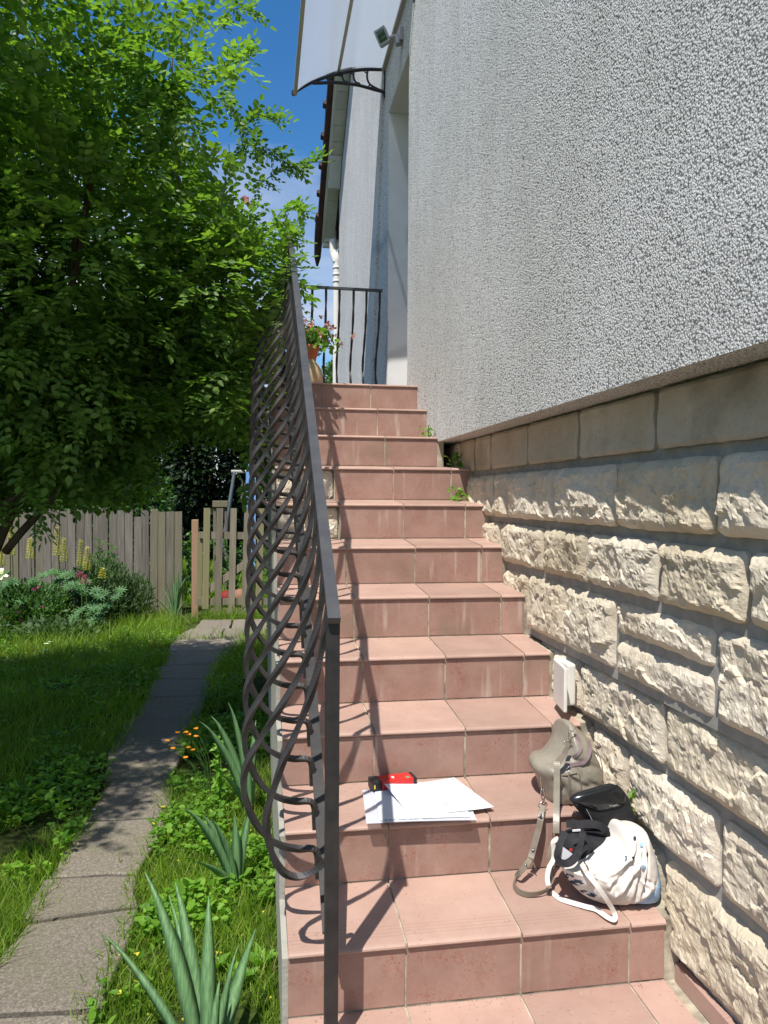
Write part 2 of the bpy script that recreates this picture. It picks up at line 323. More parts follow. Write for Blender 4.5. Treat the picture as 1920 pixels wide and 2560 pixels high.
    def build(s, name, mats, parent=None, smooth=False):
        me = bpy.data.meshes.new(name); me.from_pydata(s.v, [], s.f); 
        return link(name, me, mats, parent, smooth, s.m)
def link(name, me, mats, parent=None, smooth=False, mi=None):
    if not isinstance(mats, (list, tuple)): mats = [mats]
    for m in mats: me.materials.append(m)
    if mi is not None and len(mats) > 1: me.polygons.foreach_set('material_index', mi)
    me.update()
    if smooth: me.polygons.foreach_set('use_smooth', [True]*len(me.polygons))
    o = bpy.data.objects.new(name, me); COL.objects.link(o)
    if parent:
        o.parent = parent; o.matrix_parent_inverse = Matrix.Translation(-WLOC.get(parent.name, Vector((0, 0, 0))))
        WLOC[o.name] = Vector((0, 0, 0))
    return o
WLOC = {}
def tag(o, label, cat, group=None, kind=None):
    if label: o['label'] = label
    if cat: o['category'] = cat
    if group: o['group'] = group
    if kind: o['kind'] = kind
    return o
def thing(name, loc, label, cat, group=None):
    o = bpy.data.objects.new(name, None); COL.objects.link(o); o.location = loc; o.empty_display_size = .1
    WLOC[o.name] = Vector(loc); return tag(o, label, cat, group)
def struct(o): o['kind'] = 'structure'; return o
def spline(P, n=6):
    P = [Vector(p) for p in P]; out = []
    for i in range(len(P)-1):
        a, b, c, d = P[max(i-1, 0)], P[i], P[i+1], P[min(i+2, len(P)-1)]
        for j in range(n):
            t = j/n; out.append(.5*((2*b)+(c-a)*t+(2*a-5*b+4*c-d)*t*t+(3*b-a-3*c+d)*t**3))
    return out+[P[-1]]
def resample(P, d):
    L_ = [0]
    for i in range(1, len(P)): L_.append(L_[-1]+(P[i]-P[i-1]).length)
    n = max(2, int(L_[-1]/d)); out = []; j = 0
    for i in range(n+1):
        t = L_[-1]*i/n
        while j < len(P)-2 and L_[j+1] < t: j += 1
        out.append(P[j].lerp(P[j+1], min(1, (t-L_[j])/max(1e-9, L_[j+1]-L_[j]))))
    return out
def fbm(p, o=4, f=1.0): return noise.fractal(Vector(p)*f, .9, 2.1, o)

# bulk foliage ----------------------------------------------------------
TPL = {
 'leaf': (np.array([[0, 0, 0], [.32, .5, .04], [.32, -.5, .04], [.72, .36, .05], [.72, -.36, .05], [1, 0, -.06], [.32, 0, -.05], [.72, 0, -.04]]),
          [(0, 6, 1), (0, 2, 6), (1, 6, 7, 3), (6, 2, 4, 7), (3, 7, 5), (7, 4, 5)]),
 'dia': (np.array([[0, 0, 0], [.5, .5, .1], [1, 0, -.03], [.5, -.5, .1]]), [(0, 2, 1), (0, 3, 2)]),
 'blade': (np.array([[0, .5, 0], [0, -.5, 0], [.55, .38, .04], [.55, -.38, .04], [1, 0, -.12]]), [(0, 1, 3, 2), (2, 3, 4)]),
 'round': (np.array([[0, 0, 0], [.3, .5, .06], [.75, .48, .06], [1, 0, 0], [.75, -.48, .06], [.3, -.5, .06]]), [(0, 3, 2, 1), (0, 5, 4, 3)]),
}
def norm(a): return a/np.maximum(np.linalg.norm(a, axis=1, keepdims=True), 1e-9)
def foliage(P, D, N, Ln, Wd, tpl='leaf'):
    V, Fs = TPL[tpl]; D = norm(D); S = norm(np.cross(N, D)); N = np.cross(D, S)
    k = len(V); n = len(P); Ln = np.broadcast_to(np.asarray(Ln, float), (n,)); Wd = np.broadcast_to(np.asarray(Wd, float), (n,))
    vs = P[:, None, :]+D[:, None, :]*(V[None, :, 0, None]*Ln[:, None, None])+S[:, None, :]*(V[None, :, 1, None]*Wd[:, None, None])+N[:, None, :]*(V[None, :, 2, None]*Ln[:, None, None])
    vs = vs.reshape(-1, 3); idx = np.concatenate([np.array(f) for f in Fs]); ll = np.array([len(f) for f in Fs])
    loops = (np.arange(n)[:, None]*k+idx[None, :]).ravel(); tot = np.tile(ll, n)
    return vs, loops, tot
def bulk(name, chunks, mat, parent=None, smooth=False):
    vs = np.concatenate([c[0] for c in chunks]); off = 0; lo = []
    for c in chunks: lo.append(c[1]+off); off += len(c[0])
    lo = np.concatenate(lo); tot = np.concatenate([c[2] for c in chunks]); st = np.concatenate([[0], np.cumsum(tot)[:-1]])
    me = bpy.data.meshes.new(name); me.vertices.add(len(vs)); me.vertices.foreach_set('co', vs.astype(np.float32).ravel())
    me.loops.add(len(lo)); me.loops.foreach_set('vertex_index', lo.astype(np.int32)); me.polygons.add(len(tot)); me.polygons.foreach_set('loop_start', st.astype(np.int32)); me.polygons.foreach_set('loop_total', tot.astype(np.int32))
    me.update(calc_edges=True); return link(name, me, mat, parent, smooth)
def rdir(n): return norm(rng.normal(size=(n, 3)))
def sprays(P, D, nl=7, L=.16, leaf=.045, droop=.25):
    """compound leaves: pairs of leaflets along a short rachis plus one at its tip"""
    n = len(P); D = norm(D+np.array([0, 0, -droop])*rng.random((n, 1))); up = np.tile([0, 0, 1.0], (n, 1))+rdir(n)*.45
    S = norm(np.cross(D, up)); U = np.cross(S, D); out = []; pairs = (nl-1)//2; sc = rng.uniform(.75, 1.25, n)
    for i in range(pairs):
        t = (i+.6)/(pairs+.6)
        for sgn in (-1, 1):
            q = P+D*(t*L*sc)[:, None]+U*(-.18*t*t*L*sc)[:, None]
            d = D*.55+S*sgn*.9+rdir(n)*.22; nn_ = U+rdir(n)*.42
            l = leaf*sc*rng.uniform(.8, 1.15, n); out.append(foliage(q, d, nn_, l, l*.6))
    q = P+D*(L*sc)[:, None]+U*(-.18*L*sc)[:, None]; l = leaf*1.15*sc; out.append(foliage(q, D+rdir(n)*.2, U+rdir(n)*.3, l, l*.6))
    return out
def ellipsoid_pts(c, r, n, shell=.55):
    d = rdir(n); rad = (shell+(1-shell)*rng.random(n))**.8 if shell else rng.random(n)**(1/3)
    return np.array(c)+d*rad[:, None]*np.array(r), d
print('helpers ready')
# ================================================================== GROUND
GZ = -.1
def ground_sheet():
    xs = np.concatenate([[-90, -40, -18], np.linspace(-9, 3, 61), [15, 40, 90]]); ys = np.concatenate([[-60, -25, -8], np.linspace(-3, 16, 96), [25, 45, 110]])
    X, Y = np.meshgrid(xs, ys, indexing='ij'); Z = np.full_like(X, GZ)
    for i in range(X.shape[0]):
        for j in range(X.shape[1]):
            if -9 < X[i, j] < .1: Z[i, j] = GZ-.012+.02*noise.noise(Vector((X[i, j]*1.3, Y[i, j]*1.3, 0)))
    ny = len(ys); vs = np.stack([X, Y, Z], -1).reshape(-1, 3)
    fs = [(i*ny+j, (i+1)*ny+j, (i+1)*ny+j+1, i*ny+j+1) for i in range(len(xs)-1) for j in range(ny-1)]
    me = bpy.data.meshes.new('ground'); me.from_pydata(vs.tolist(), [], fs)
    m, t, p = base('ground_soil', .95, .05); co = nn(t, 'ShaderNodeNewGeometry').outputs['Position']
    n = tex(t, 'ShaderNodeTexNoise', 11, co, Detail=8); n2 = tex(t, 'ShaderNodeTexNoise', 2.3, co, Detail=4)
    c = ramp(t, n.outputs['Fac'], [(.3, (.03, .045, .012)), (.7, (.07, .10, .022))]).outputs[0]
    c = mix(t, ramp(t, n2.outputs['Fac'], [(.5, (0, 0, 0)), (.7, (.7, .7, .7))]).outputs[0], c, (.075, .055, .033))
    t.links.new(c, p.inputs['Base Color']); b = tex(t, 'ShaderNodeTexNoise', 40, co, Detail=6); bump(t, p, b.outputs['Fac'], 1, .03)
    struct(link('ground', me, m, smooth=True))
ground_sheet()

# slabs of the garden path, each an uneven quadrilateral of exposed-aggregate concrete
ROWS = [(.05, -.62, -.20), (.535, -.60, -.205), (1.025, -.545, -.19), (1.27, -.53, -.225), (1.755, -.515, -.16), (2.26, -.53, -.215), (2.75, -.585, -.18), (3.25, -.575, -.165), (3.75, -.56, -.15),
        (4.25, -.565, -.14), (4.75, -.56, -.13), (5.3, -.60, -.06), (5.85, -.60, .10)]
def slab_mat():
    m, t, p = base('aggregate_slab', .9, .12); co = nn(t, 'ShaderNodeNewGeometry').outputs['Position']
    v = tex(t, 'ShaderNodeTexNoise', 120, co, Detail=6, Roughness=.85); b = tex(t, 'ShaderNodeTexNoise', 3.5, co, Detail=5)
    c = ramp(t, v.outputs['Fac'], [(.32, (.10, .085, .068)), (.5, (.205, .178, .145)), (.66, (.40, .36, .30))]).outputs[0]
    c = mix(t, ramp(t, b.outputs['Fac'], [(.45, (0, 0, 0)), (.75, (.55, .55, .55))]).outputs[0], c, (.19, .18, .11))
    gi = nn(t, 'ShaderNodeNewGeometry'); c = mix(t, 1, c, ramp(t, gi.outputs['Random Per Island'], [(0, (.85, .85, .84)), (1, (1.08, 1.06, 1.02))]).outputs[0], 'MULTIPLY')
    t.links.new(c, p.inputs['Base Color']); bump(t, p, v.outputs['Fac'], .8, .004); return m
M['slab'] = slab_mat()
pg = G(); SLABS = []
def slab(poly, z=GZ+.022):
    SLABS.append(poly); n = len(poly); cx = sum(q[0] for q in poly)/n; cy = sum(q[1] for q in poly)/n
    # subdivide outline with small wobble, rounded top edge
    out = []
    for i in range(n):
        a, b = poly[i], poly[(i+1) % n]
        for k in range(6):
            t = k/6; x = a[0]+(b[0]-a[0])*t; y = a[1]+(b[1]-a[1])*t; w = .016*noise.noise(Vector((x*7, y*7, 3)))+.008*noise.noise(Vector((x*25, y*25, 3)))
            out.append((x+w, y+w))
    k = len(out); inn = [(x+(cx-x)*.03, y+(cy-y)*.03) for x, y in out]
    pg.add([(x, y, z-.05) for x, y in out]+[(x, y, z-.006) for x, y in out]+[(x, y, z+.002*noise.noise(Vector((x*3, y*3, 0)))) for x, y in inn],
           [(i, (i+1) % k, k+(i+1) % k, k+i) for i in range(k)]+[(k+i, k+(i+1) % k, 2*k+(i+1) % k, 2*k+i) for i in range(k)]+[tuple(range(2*k, 3*k))])
for i in range(len(ROWS)-1):
    y0, a, b = ROWS[i]; y1, c, d = ROWS[i+1]; e = .012; w = .028*math.sin(i*2.3)
    slab([(a, y0+e+w), (b, y0+e-w*.5), (d+.03*math.sin(i*3.1), y1-e-.5*.028*math.sin((i+1)*2.3)), (c-.03*math.sin(i*4.3), y1-e+.028*math.sin((i+1)*2.3))])
slab([(-.62, 5.9), (-.17, 5.88), (-.17, 6.42), (-.50, 6.45)]); slab([(-.15, 5.87), (.26, 5.85), (.27, 6.4), (-.15, 6.42)])
slab([(-.46, 6.48), (-.10, 6.45), (-.10, 7.0), (-.42, 7.02)]); slab([(-.08, 6.45), (.28, 6.43), (.28, 6.98), (-.08, 7.0)])
slab([(-.60, -.5), (-.22, -.5), (-.20, .03), (-.62, .03)])
pg2 = pg.build('path', M['slab']); struct(pg2)
pv = G(); pv.box(-1.0, 2.2, -3.5, -.52, GZ-.04, GZ+.02); struct(pv.build('pavement', M['slab']))

# ================================================================== STAIRCASE
ST = thing('staircase', (.7, .0, GZ), 'straight outdoor flight of salmon pink tiled steps climbing along the stone wall', 'staircase')
XL = .27824; XJ = [.27824, .57355, .87350, 1.17181, 1.27410]
def xr(n): return 1.166 if n >= 9 else 1.2741
Y = lambda n: g_*n
Z = lambda n: r_*n
e = .0028
for n in range(0, 12):
    top = n == 11
    y0, y1 = Y(n)-.009, (4.20 if top else Y(n+1))
    if n == 0: y0 = -.34
    z0 = Z(n); sl = s_/g_
    xs = [x for x in XJ if x < xr(n)-.02]+[xr(n)]
    tg = G()
    cuts = [y0, y1] if not top else [y0, y0+.3, y0+.6, y0+.9, y1]
    for q in range(len(cuts)-1):
        ya, yb = cuts[q], cuts[q+1]-(e if q < len(cuts)-2 else 0)
        za = z0+(0 if n == 0 else (ya-y0)*sl*(0 if top else 1)); zb = z0+((yb-y0)*sl if not top and n else 0)
        if n == 0: za, zb = 0, s_
        for i in range(len(xs)-1):
            jz = .0008*math.sin(n*3+i*5)
            prof = [(yb, zb+jz), (ya+.011, za+.0005+jz), (ya+.005, za-.0012+jz), (ya+.001, za-.005+jz), (ya, za-.009+jz), (ya+.003, za-.013+jz), (ya+.012, za-.014), (yb, zb-.014)]
            tg.prism_x(prof, xs[i]+e, xs[i+1]-e)
    struct_t = tg.build('tread', M['tread'], ST)
    if n >= 1:
        rg = G(); zb = Z(n-1)+s_+.0045; zt = Z(n)-.016
        for i in range(len(xs)-1):
            if n in (7, 8) and i == 0: continue
            dx = .004*math.sin(n*7+i*3)
            a = XJ[i]+e+(0 if i == 0 else dx*.4); b = xs[i+1]-e
            rg.box(a, b, Y(n), Y(n)+.008, zb, zt, bev=.0012)
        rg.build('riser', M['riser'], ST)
# concrete core with grout, flush a hair behind the tiles
cg = G()
for n in range(0, 12):
    ya = Y(n)+.0022 if n else -.335
    if n == 11: cg.box(XL+.004, 1.20, ya, 4.19, GZ-.1, Z(n)-.0035)
    elif n in (7, 8):
        cg.box(.5735, 1.315, ya, Y(n+1)+.02, GZ-.1, Z(n)-.0035); cg.box(XL+.03, .5735, ya+.03, Y(n+1)+.02, GZ-.1, Z(n)-.0145)
    else:
        zf = Z(n)-.0035; cg.add([(x, y, z) for x in (XL+.004, 1.315 if n < 9 else 1.20) for (y, z) in ((ya, GZ-.1), (Y(n+1)+.02, GZ-.1), (Y(n+1)+.02, zf+s_), (ya, zf))],
                                [(0, 1, 2, 3), (7, 6, 5, 4), (0, 4, 5, 1), (1, 5, 6, 2), (2, 6, 7, 3), (3, 7, 4, 0)])
cg.build('core', M['grout'], ST)
fg = G(); prof = [(-.30, GZ-.1), (4.19, GZ-.1), (4.19, Z(11)-.02), (Y(11)+.01, Z(11)-.02)]
for n in range(10, -1, -1): prof += [(Y(n+1)+.01, Z(n)-.02), ((Y(n)+.01) if n else -.30, Z(n)-.02)]
fg.prism_x(prof, XL-.012, XL+.003); fg.build('flank_wall', M['flank'], ST)
# two risers whose left tiles have fallen off and show the rubble behind
def rock_patch(g, u0, u1, w0, w1, P, res=.008, amp=.02, seed=0, edge=.012, base_=0.0, flat=False):
    """P(u, w, h) -> point; raised rough face over a rectangle, with side walls"""
    nu = max(4, int((u1-u0)/res)); nw = max(4, int((w1-w0)/res)); vs = []; 
    lu, lw = u1-u0, w1-w0
    for i in range(nu+3):
        for j in range(nw+3):
            ring = i in (0, nu+2) or j in (0, nw+2)
            a = min(max(i-1, 0), nu)/nu; b = min(max(j-1, 0), nw)/nw; u = u0+lu*a; w = w0+lw*b
            du = min(a, 1-a)*lu; dw = min(b, 1-b)*lw; ed = min(du, dw)
            q = Vector((u, w, seed*1.7))
            jit = .0045 if not flat else .0025
            uu = u+jit*noise.noise(q*22); ww = w+jit*noise.noise(q*22+Vector((9, 9, 9)))
            # round the corners
            cu = max(0, edge*1.3-du); cw = max(0, edge*1.3-dw)
            if cu > 0 and cw > 0:
                k = .35*min(cu, cw); uu += k*(1 if a < .5 else -1); ww += k*(1 if b < .5 else -1)
            if ring: h = -.02
            elif flat: h = amp*.35*min(1, ed/.01)**.5+.0035*noise.fractal(q*16, .8, 2, 5)+.006*min(0, noise.noise(q*7)+.2)
            else:
                k = min(1, ed/(edge*2.2))**.6
                f = noise.noise(q*5.0); f2 = noise.fractal(q*34, .6, 2.2, 4); fac = 0
                for fr, wt in ((9.0, 1.0), (21.0, .42)):
                    qq = Vector((q.x, q.y*1.25, q.z))*fr+Vector((.25*noise.noise(q*20), .25*noise.noise(q*20+Vector((4, 4, 4))), 0)); dd_, pts_ = noise.voronoi(qq); c0 = pts_[0]
                    hx, hy, hz = noise.noise_vector(c0*3.7+Vector((.3, .6, .9))); fac += wt*(hz*.9+(qq.x-c0.x)*hx*1.6+(qq.y-c0.y)*hy*1.6)
                h = k*(amp*(.66+.42*f+.34*fac))+.0040*f2*min(1, k+.3)
                h = max(h, .001)
            vs.append(P(uu, ww, h))
    m_ = nw+3; fs = [(i*m_+j, (i+1)*m_+j, (i+1)*m_+j+1, i*m_+j+1) for i in range(nu+2) for j in range(m_-1)]
    g.add(vs, fs)
for n in (7, 8):
    sg = G(); yb = Y(n)+.025
    for k, (a, b) in enumerate(((XL+.006, XL+.15), (XL+.155, XL+.288))):
        rock_patch(sg, a, b, Z(n-1)+s_+.004, Z(n)-.02, lambda u, w, h, yb=yb: (u, yb-h, w), .007, .02, 40+n*3+k)
    sg.build('exposed_stone', M['stone'], ST)

# ================================================================== HOUSE
HO = thing('house', (1.3, 3, GZ), 'house with grey white roughcast wall over a base of rough limestone blocks', 'house')
XP = 1.166; HC = (7.652, 5.033); SL = .70
zr = lambda y: HC[1]+SL*(HC[0]-y)
wg = G()
def wall_x(y0, y1, zb, zt0, zt1, x0=XP, x1=1.5): wg.prism_x([(y0, zb), (y1, zb), (y1, zt1), (y0, zt0)], x0, x1)
RY = 1.5                                                      # ridge
wall_x(-6, RY, 1.597, zr(RY)-(RY+6)*SL, zr(RY)); wall_x(RY, 3.374, 1.597, zr(RY), zr(3.374)); wall_x(3.374, 4.185, 4.225, zr(3.374), zr(4.185), x1=1.54)
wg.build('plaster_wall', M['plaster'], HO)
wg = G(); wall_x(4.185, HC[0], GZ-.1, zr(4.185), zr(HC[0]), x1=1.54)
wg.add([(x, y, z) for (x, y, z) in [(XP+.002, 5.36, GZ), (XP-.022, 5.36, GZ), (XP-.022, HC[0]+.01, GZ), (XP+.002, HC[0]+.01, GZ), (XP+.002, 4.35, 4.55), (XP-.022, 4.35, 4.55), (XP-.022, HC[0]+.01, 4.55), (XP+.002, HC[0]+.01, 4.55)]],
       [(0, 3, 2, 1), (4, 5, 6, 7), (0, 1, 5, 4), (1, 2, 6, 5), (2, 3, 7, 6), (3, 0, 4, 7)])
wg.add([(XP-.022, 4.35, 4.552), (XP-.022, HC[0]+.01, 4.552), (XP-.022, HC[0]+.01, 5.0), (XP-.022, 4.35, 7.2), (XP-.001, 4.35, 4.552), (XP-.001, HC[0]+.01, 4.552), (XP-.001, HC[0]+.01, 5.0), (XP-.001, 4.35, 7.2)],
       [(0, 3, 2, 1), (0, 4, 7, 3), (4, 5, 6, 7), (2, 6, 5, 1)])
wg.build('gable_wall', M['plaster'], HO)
jg = G(); jg.box(XP+.003, 1.53, 4.178, 4.184, 1.975, 4.222); jg.build('door_reveal', M['smooth'], HO)
lg = G(); lg.box(XP+.003, 1.53, 3.376, 4.177, 4.217, 4.2235); lg.build('door_lintel', M['smooth'], HO)
dg = G(); dg.box(1.47, 1.52, 3.38, 4.175, 1.985, 4.21)
for (a, b) in ((2.1, 2.9), (3.0, 4.1)): dg.box(1.462, 1.47, 3.5, 4.05, a, b, bev=.003)
dr = dg.build('door', M['white'], HO); hg = G(); hg.tube([(1.462, 3.48, 2.95), (1.42, 3.48, 2.95), (1.415, 3.58, 2.95)], .009, 10); hg.build('handle', M['chrome'], dr)
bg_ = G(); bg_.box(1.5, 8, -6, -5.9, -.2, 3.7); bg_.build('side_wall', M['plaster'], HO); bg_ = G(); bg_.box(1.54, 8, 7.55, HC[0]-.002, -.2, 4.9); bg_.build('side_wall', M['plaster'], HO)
# limestone base
mg = G(); mg.prism_x([(-5.95, .738), (3.3, .738), (3.3, 1.5965), (-5.95, 1.5965)], 1.293, 1.50); mg.prism_x([(-5.95, GZ-.1), (3.3, GZ-.1), (3.3, .738), (-5.95, .738)], 1.322, 1.50); mg.build('mortar_bed', M['mortar'], HO)
sg = G(); st_ = G()
COURSE = [
 (1.428, 1.588, [3.0, 2.72, 2.42, 2.136, 1.864, 1.369, .871, .365, -.123, -.62, -1.1, -1.6], 'A'),
 (1.208, 1.398, [2.6, 2.3, 2.05, 1.811, 1.595, 1.067, .579, .07, -.43, -.95, -1.5], 'B'),
 (1.015, 1.178, [2.4, 2.05, 1.689, 1.171, .77, .329, -.05, -.5, -1.0, -1.5], 'C'),
 (.775, .988, [2.0, 1.6, 1.311, .94, .565, .062, -.44, -.95, -1.5], 'D'),
 (.582, .748, [1.6, 1.2, .815, .284, -.22, -.7, -1.2], 'E'),
 (.378, .556, [1.3, .95, .715, .485, .035, -.42, -.9, -1.4], 'F'),
 (.125, .352, [.9, .62, .27, -.24, -.8, -1.3], 'G')]
gy, k = .0105, 0
FACE = dict(A=1.25, B=1.25, C=1.257, D=1.267, E=1.282, F=1.290, G=1.296)
for zb, zt, ys, nm in COURSE:
    kf = (FACE[nm]-.211)/(1.25-.211); ys = [-1.561+(y+1.561)*kf for y in ys]; zb, zt = 1.2942-(1.2942-zb)*kf, 1.2942-(1.2942-zt)*kf; dd = lambda z: 1.2942-(1.2942-z)*kf
    for i in range(len(ys)-1):
        y1, y0 = ys[i]-gy, ys[i+1]+gy; k += 1
        far = y0 > 1.8 or y1 < -.3
        res = .011 if far else (.0065 if y0 < .9 else .008)
        XF = FACE[nm]+.027
        P = lambda u, w, h, XF=XF: (XF-h, u, w)
        if nm == 'A': rock_patch(st_, y0, y1, zb, zt, P, res*1.5, .018, k, flat=True); continue
        if nm == 'D' and y0 < .2 and y1 > .4:
            rock_patch(sg, y0, y1, dd(.893), dd(.986), P, res, .030, k); rock_patch(sg, y0, y1, dd(.772), dd(.866), P, res, .030, k+50); continue
        rock_patch(sg, y0, y1, zb, zt, P, res, .034, k)
sg.build('limestone_blocks', M['stone'], HO); st_.build('dressed_course', M['stone_top'], HO)
kg = G(); kg.box(1.300, 1.318, -3, .272, .012, .062); kg.build('skirting_tiles', M['tread'], HO)
# roof, verge and soffit
rf = G(); x0v, x1v = .952, 9.0; T = .16
rf.prism_x([(RY, zr(RY)+T), (8.38, zr(8.38)+T), (8.38, zr(8.38)+T-.045), (RY, zr(RY)+T-.045)], x0v+.02, x1v)
rf.prism_x([(RY, zr(RY)+T), (RY, zr(RY)+T-.045), (-6.6, zr(RY)+T-.045-SL*(RY+6.6)), (-6.6, zr(RY)+T-SL*(RY+6.6))], x0v+.02, x1v)
roof = rf.build('roof', M['tile_brown'], HO)
def vt(y, mi, g):                                           # a hooked verge tile
    n = Vector((0, SL, 1)).normalized(); d = Vector((0, 1, -SL)).normalized(); p = Vector((x0v-.005, y, zr(y)+T-.05))
    L_ = .36
    g.add([p+d*a*L_/2+n*b+Vector((c, 0, 0)) for a in (-1, 1) for b in (-.05, .055) for c in (-.028, .03)], [(0, 1, 3, 2), (4, 6, 7, 5), (0, 4, 5, 1), (2, 3, 7, 6), (0, 2, 6, 4), (1, 5, 7, 3)])
    g.tube([p+d*(L_/2-.03)+n*.03+Vector((-.03, 0, 0)), p+d*(L_/2+.03)+n*.035+Vector((-.03, 0, 0))], .035, 8)
tv = G(); y = 2.0
while y < 8.25: vt(y, 0, tv); y += .30
tv.tube([Vector((x0v-.005, 8.05, zr(8.05)+.09)), Vector((x0v-.01, 8.3, zr(8.3)+.05)), Vector((x0v-.01, 8.47, zr(8.47)-.02)), Vector((x0v-.01, 8.52, zr(8.52)-.09))], [.06, .055, .045, .012], 10)
tv.build('verge_tiles', M['tile_brown'], HO)
fb = G(); fb.prism_x([(RY, zr(RY)+T-.05), (8.28, zr(8.28)+T-.05), (8.28, zr(8.28)-.02), (RY, zr(RY)-.02)], x0v+.03, x0v+.06); fb.build('barge_board', M['soffit'], HO)
sf = G(); y = 3.0
while y < 8.2:
    yy = min(y+.147, 8.27); sf.prism_x([(y, zr(y)), (yy, zr(yy)), (yy, zr(yy)+.015), (y, zr(y)+.015)], x0v+.062, XP-.024); y += .155
sf.box(x0v+.06, XP-.0, 8.24, 8.275, zr(8.27)-.03, zr(8.27)+.13)
sf.build('soffit_boards', M['soffit'], HO)
kn = G(); kn.prism_x([(7.30, zr(7.30)-.02), (7.6, zr(7.6)-.02), (7.6, zr(7.6)-.09), (7.52, zr(7.6)-.10)], x0v+.05, XP-.03); kn.build('eave_bracket', M['soffit'], HO)
# gutter pipe down the far corner
pp = G(); px, py = 1.052, 8.02
R_ = .046
pa = [at(833, 600, Y=py), at(833, 628, Y=py), at(833.5, 635, Y=py), at(839, 650, Y=py-.03), at(842, 660, Y=py-.06), at(842, 700, Y=py-.06)]
pa = [Vector(p) for p in pa]; pa += [Vector((pa[-1].x, pa[-1].y, GZ))]
dp = pp.tube(spline(pa, 5), R_, 16).build('downpipe', M['pipe'], HO, True)
for zz in (670, 687, 704): c = at(842, zz, Y=py-.06); cgx = G(); cgx.lathe([(R_+.001, -.012), (R_+.007, -.010), (R_+.007, .010), (R_+.001, .012)], (pa[-1].x, c.y, c.z), 18); cgx.build('collar', M['pipe'], dp, True)
hp = G(); hp.tube([(1.0, 8.33, zr(8.27)-.02), (8.5, 8.33, zr(8.27)-.02)], .06, 12); hp.build('gutter', M['pipe'], HO, True)

# ================================================================== AWNING over the door
AW = thing('door_awning', (XP, 3.78, 4.45), 'frosted polycarbonate awning on black curved brackets above the door recess', 'awning')
prof = [(XP-.002, 4.640), (1.03, 4.648), (.90, 4.632), (.80, 4.600), (.70, 4.556), (.60, 4.500), (.53, 4.452), (.462, 4.392)]
AY0, AY1 = 3.20, 4.36
ag = G(); sp = spline([(x, 0, z) for x, z in prof], 4); k = len(sp)
ag.add([(p.x, y, p.z+dz) for dz in (0, .004) for y in (AY0, AY1) for p in sp], [(i, i+1, k+i+1, k+i) for i in range(k-1)]+[(3*k+i, 3*k+i+1, 2*k+i+1, 2*k+i) for i in range(k-1)])
ag.build('roof_sheet', M['poly'], AW, True)
sg2 = G()
for (i, w) in ((0, .016), (7, .014)):
    sg2 = G(); x, z = prof[i]; x -= .012 if i == 0 else -.004; sg2.box(x-w, x+w, AY0, AY1, z-.016, z+.010, bev=.002); sg2.build('edge_profile', M['alu'], AW)
mg2 = G(); x, z = prof[3]; mg2.box(x-.012, x+.012, AY0, AY1, z-.014, z-.004, bev=.002); mg2.build('middle_profile', M['alu'], AW)
zoomb = lambda a, b: at(600+a/2.765, b/2.765, Y=AY1)
def bracket(y):
    b = G(); dy = Vector((0, y-AY1, 0))
    topc = [zoomb(a, c)+dy for a, c in ((1003, 482), (870, 480), (760, 493), (690, 509), (600, 531), (490, 572), (420, 610), (372, 642))]
    b.tube(spline(topc, 4), .013, 8)
    low = [zoomb(a, c)+dy for a, c in ((1004, 640), (900, 611), (820, 590), (740, 577), (640, 570), (560, 574), (500, 574))]
    b.tube(spline(low, 4), .012, 8)
    b.tube([zoomb(1003, 478)+dy, zoomb(1003, 672)+dy], .015, 4)
    for R in (((705, 508), (712, 545), (735, 572), (775, 580)), ((785, 492), (788, 545), (812, 578), (852, 596)), ((882, 482), (880, 545), (910, 592), (1000, 636)), ((600, 532), (612, 556), (650, 570))):
        b.tube(spline([zoomb(*q)+dy for q in R], 4), .0085, 6)
    for q in ((735, 574), (817, 584), (901, 600)): b.torus(zoomb(*q)+dy, .013, .006)
    for q in ((690, 515), (775, 500), (872, 492)): b.torus(zoomb(*q)+dy, .012, .005)
    b.lathe([(.001, -.016), (.018, -.016), (.018, .016), (.001, .016)], zoomb(372, 642)+dy, 12, ax=(0, 1, 0))
    b.build('bracket', M['blackpl'], AW)
bracket(AY1); bracket(AY0)

# floodlight with motion sensor
FL = thing('floodlight', (XP, 3.62, 4.1), 'small grey floodlight with a motion sensor fixed on the wall under the awning', 'floodlight')
c = at(957, 93, Y=3.62); hd = G(); Rm = Matrix.Rotation(math.radians(-24), 3, 'Y')@Matrix.Rotation(math.radians(-28), 3, 'Z')
def ob(g, cx, hx, hy, hz, bev=.004, Rm=Rm, c=c, off=(0, 0, 0)):
    t_ = G(); t_.box(-hx, hx, -hy, hy, -hz, hz, bev=bev); g.add([Vector(c)+Rm@(Vector(v)+Vector(off)) for v in t_.v], t_.f)
ob(hd, c, .040, .022, .052); 
for q in range(5): ob(hd, c, .034, .008, .0025, .001, off=(0, .028, -.036+q*.018))
hd.build('lamp_housing', M['lampgrey'], FL)
hf = G(); ob(hf, c, .041, .003, .053, .001, off=(0, -.0235, 0)); hf.build('bezel', M['lampgrey'], FL)
hl = G(); ob(hl, c, .029, .003, .040, .001, off=(0, -.0262, 0)); hl.build('lens', M['glass'], FL)
hb = G(); c2 = at(985, 90, Y=3.62); hb.tube([c+Vector((.03, .02, 0)), c2, Vector((XP-.01, 3.62, c2.z+.01))], .012, 8); hb.box(XP-.03, XP-.001, 3.58, 3.66, c2.z-.04, c2.z+.05, bev=.004); hb.tube([c2+Vector((.02, 0, 0)), c2+Vector((.03, -.01, -.06))], .022, 12); hb.build('sensor', M['lampgrey'], FL)

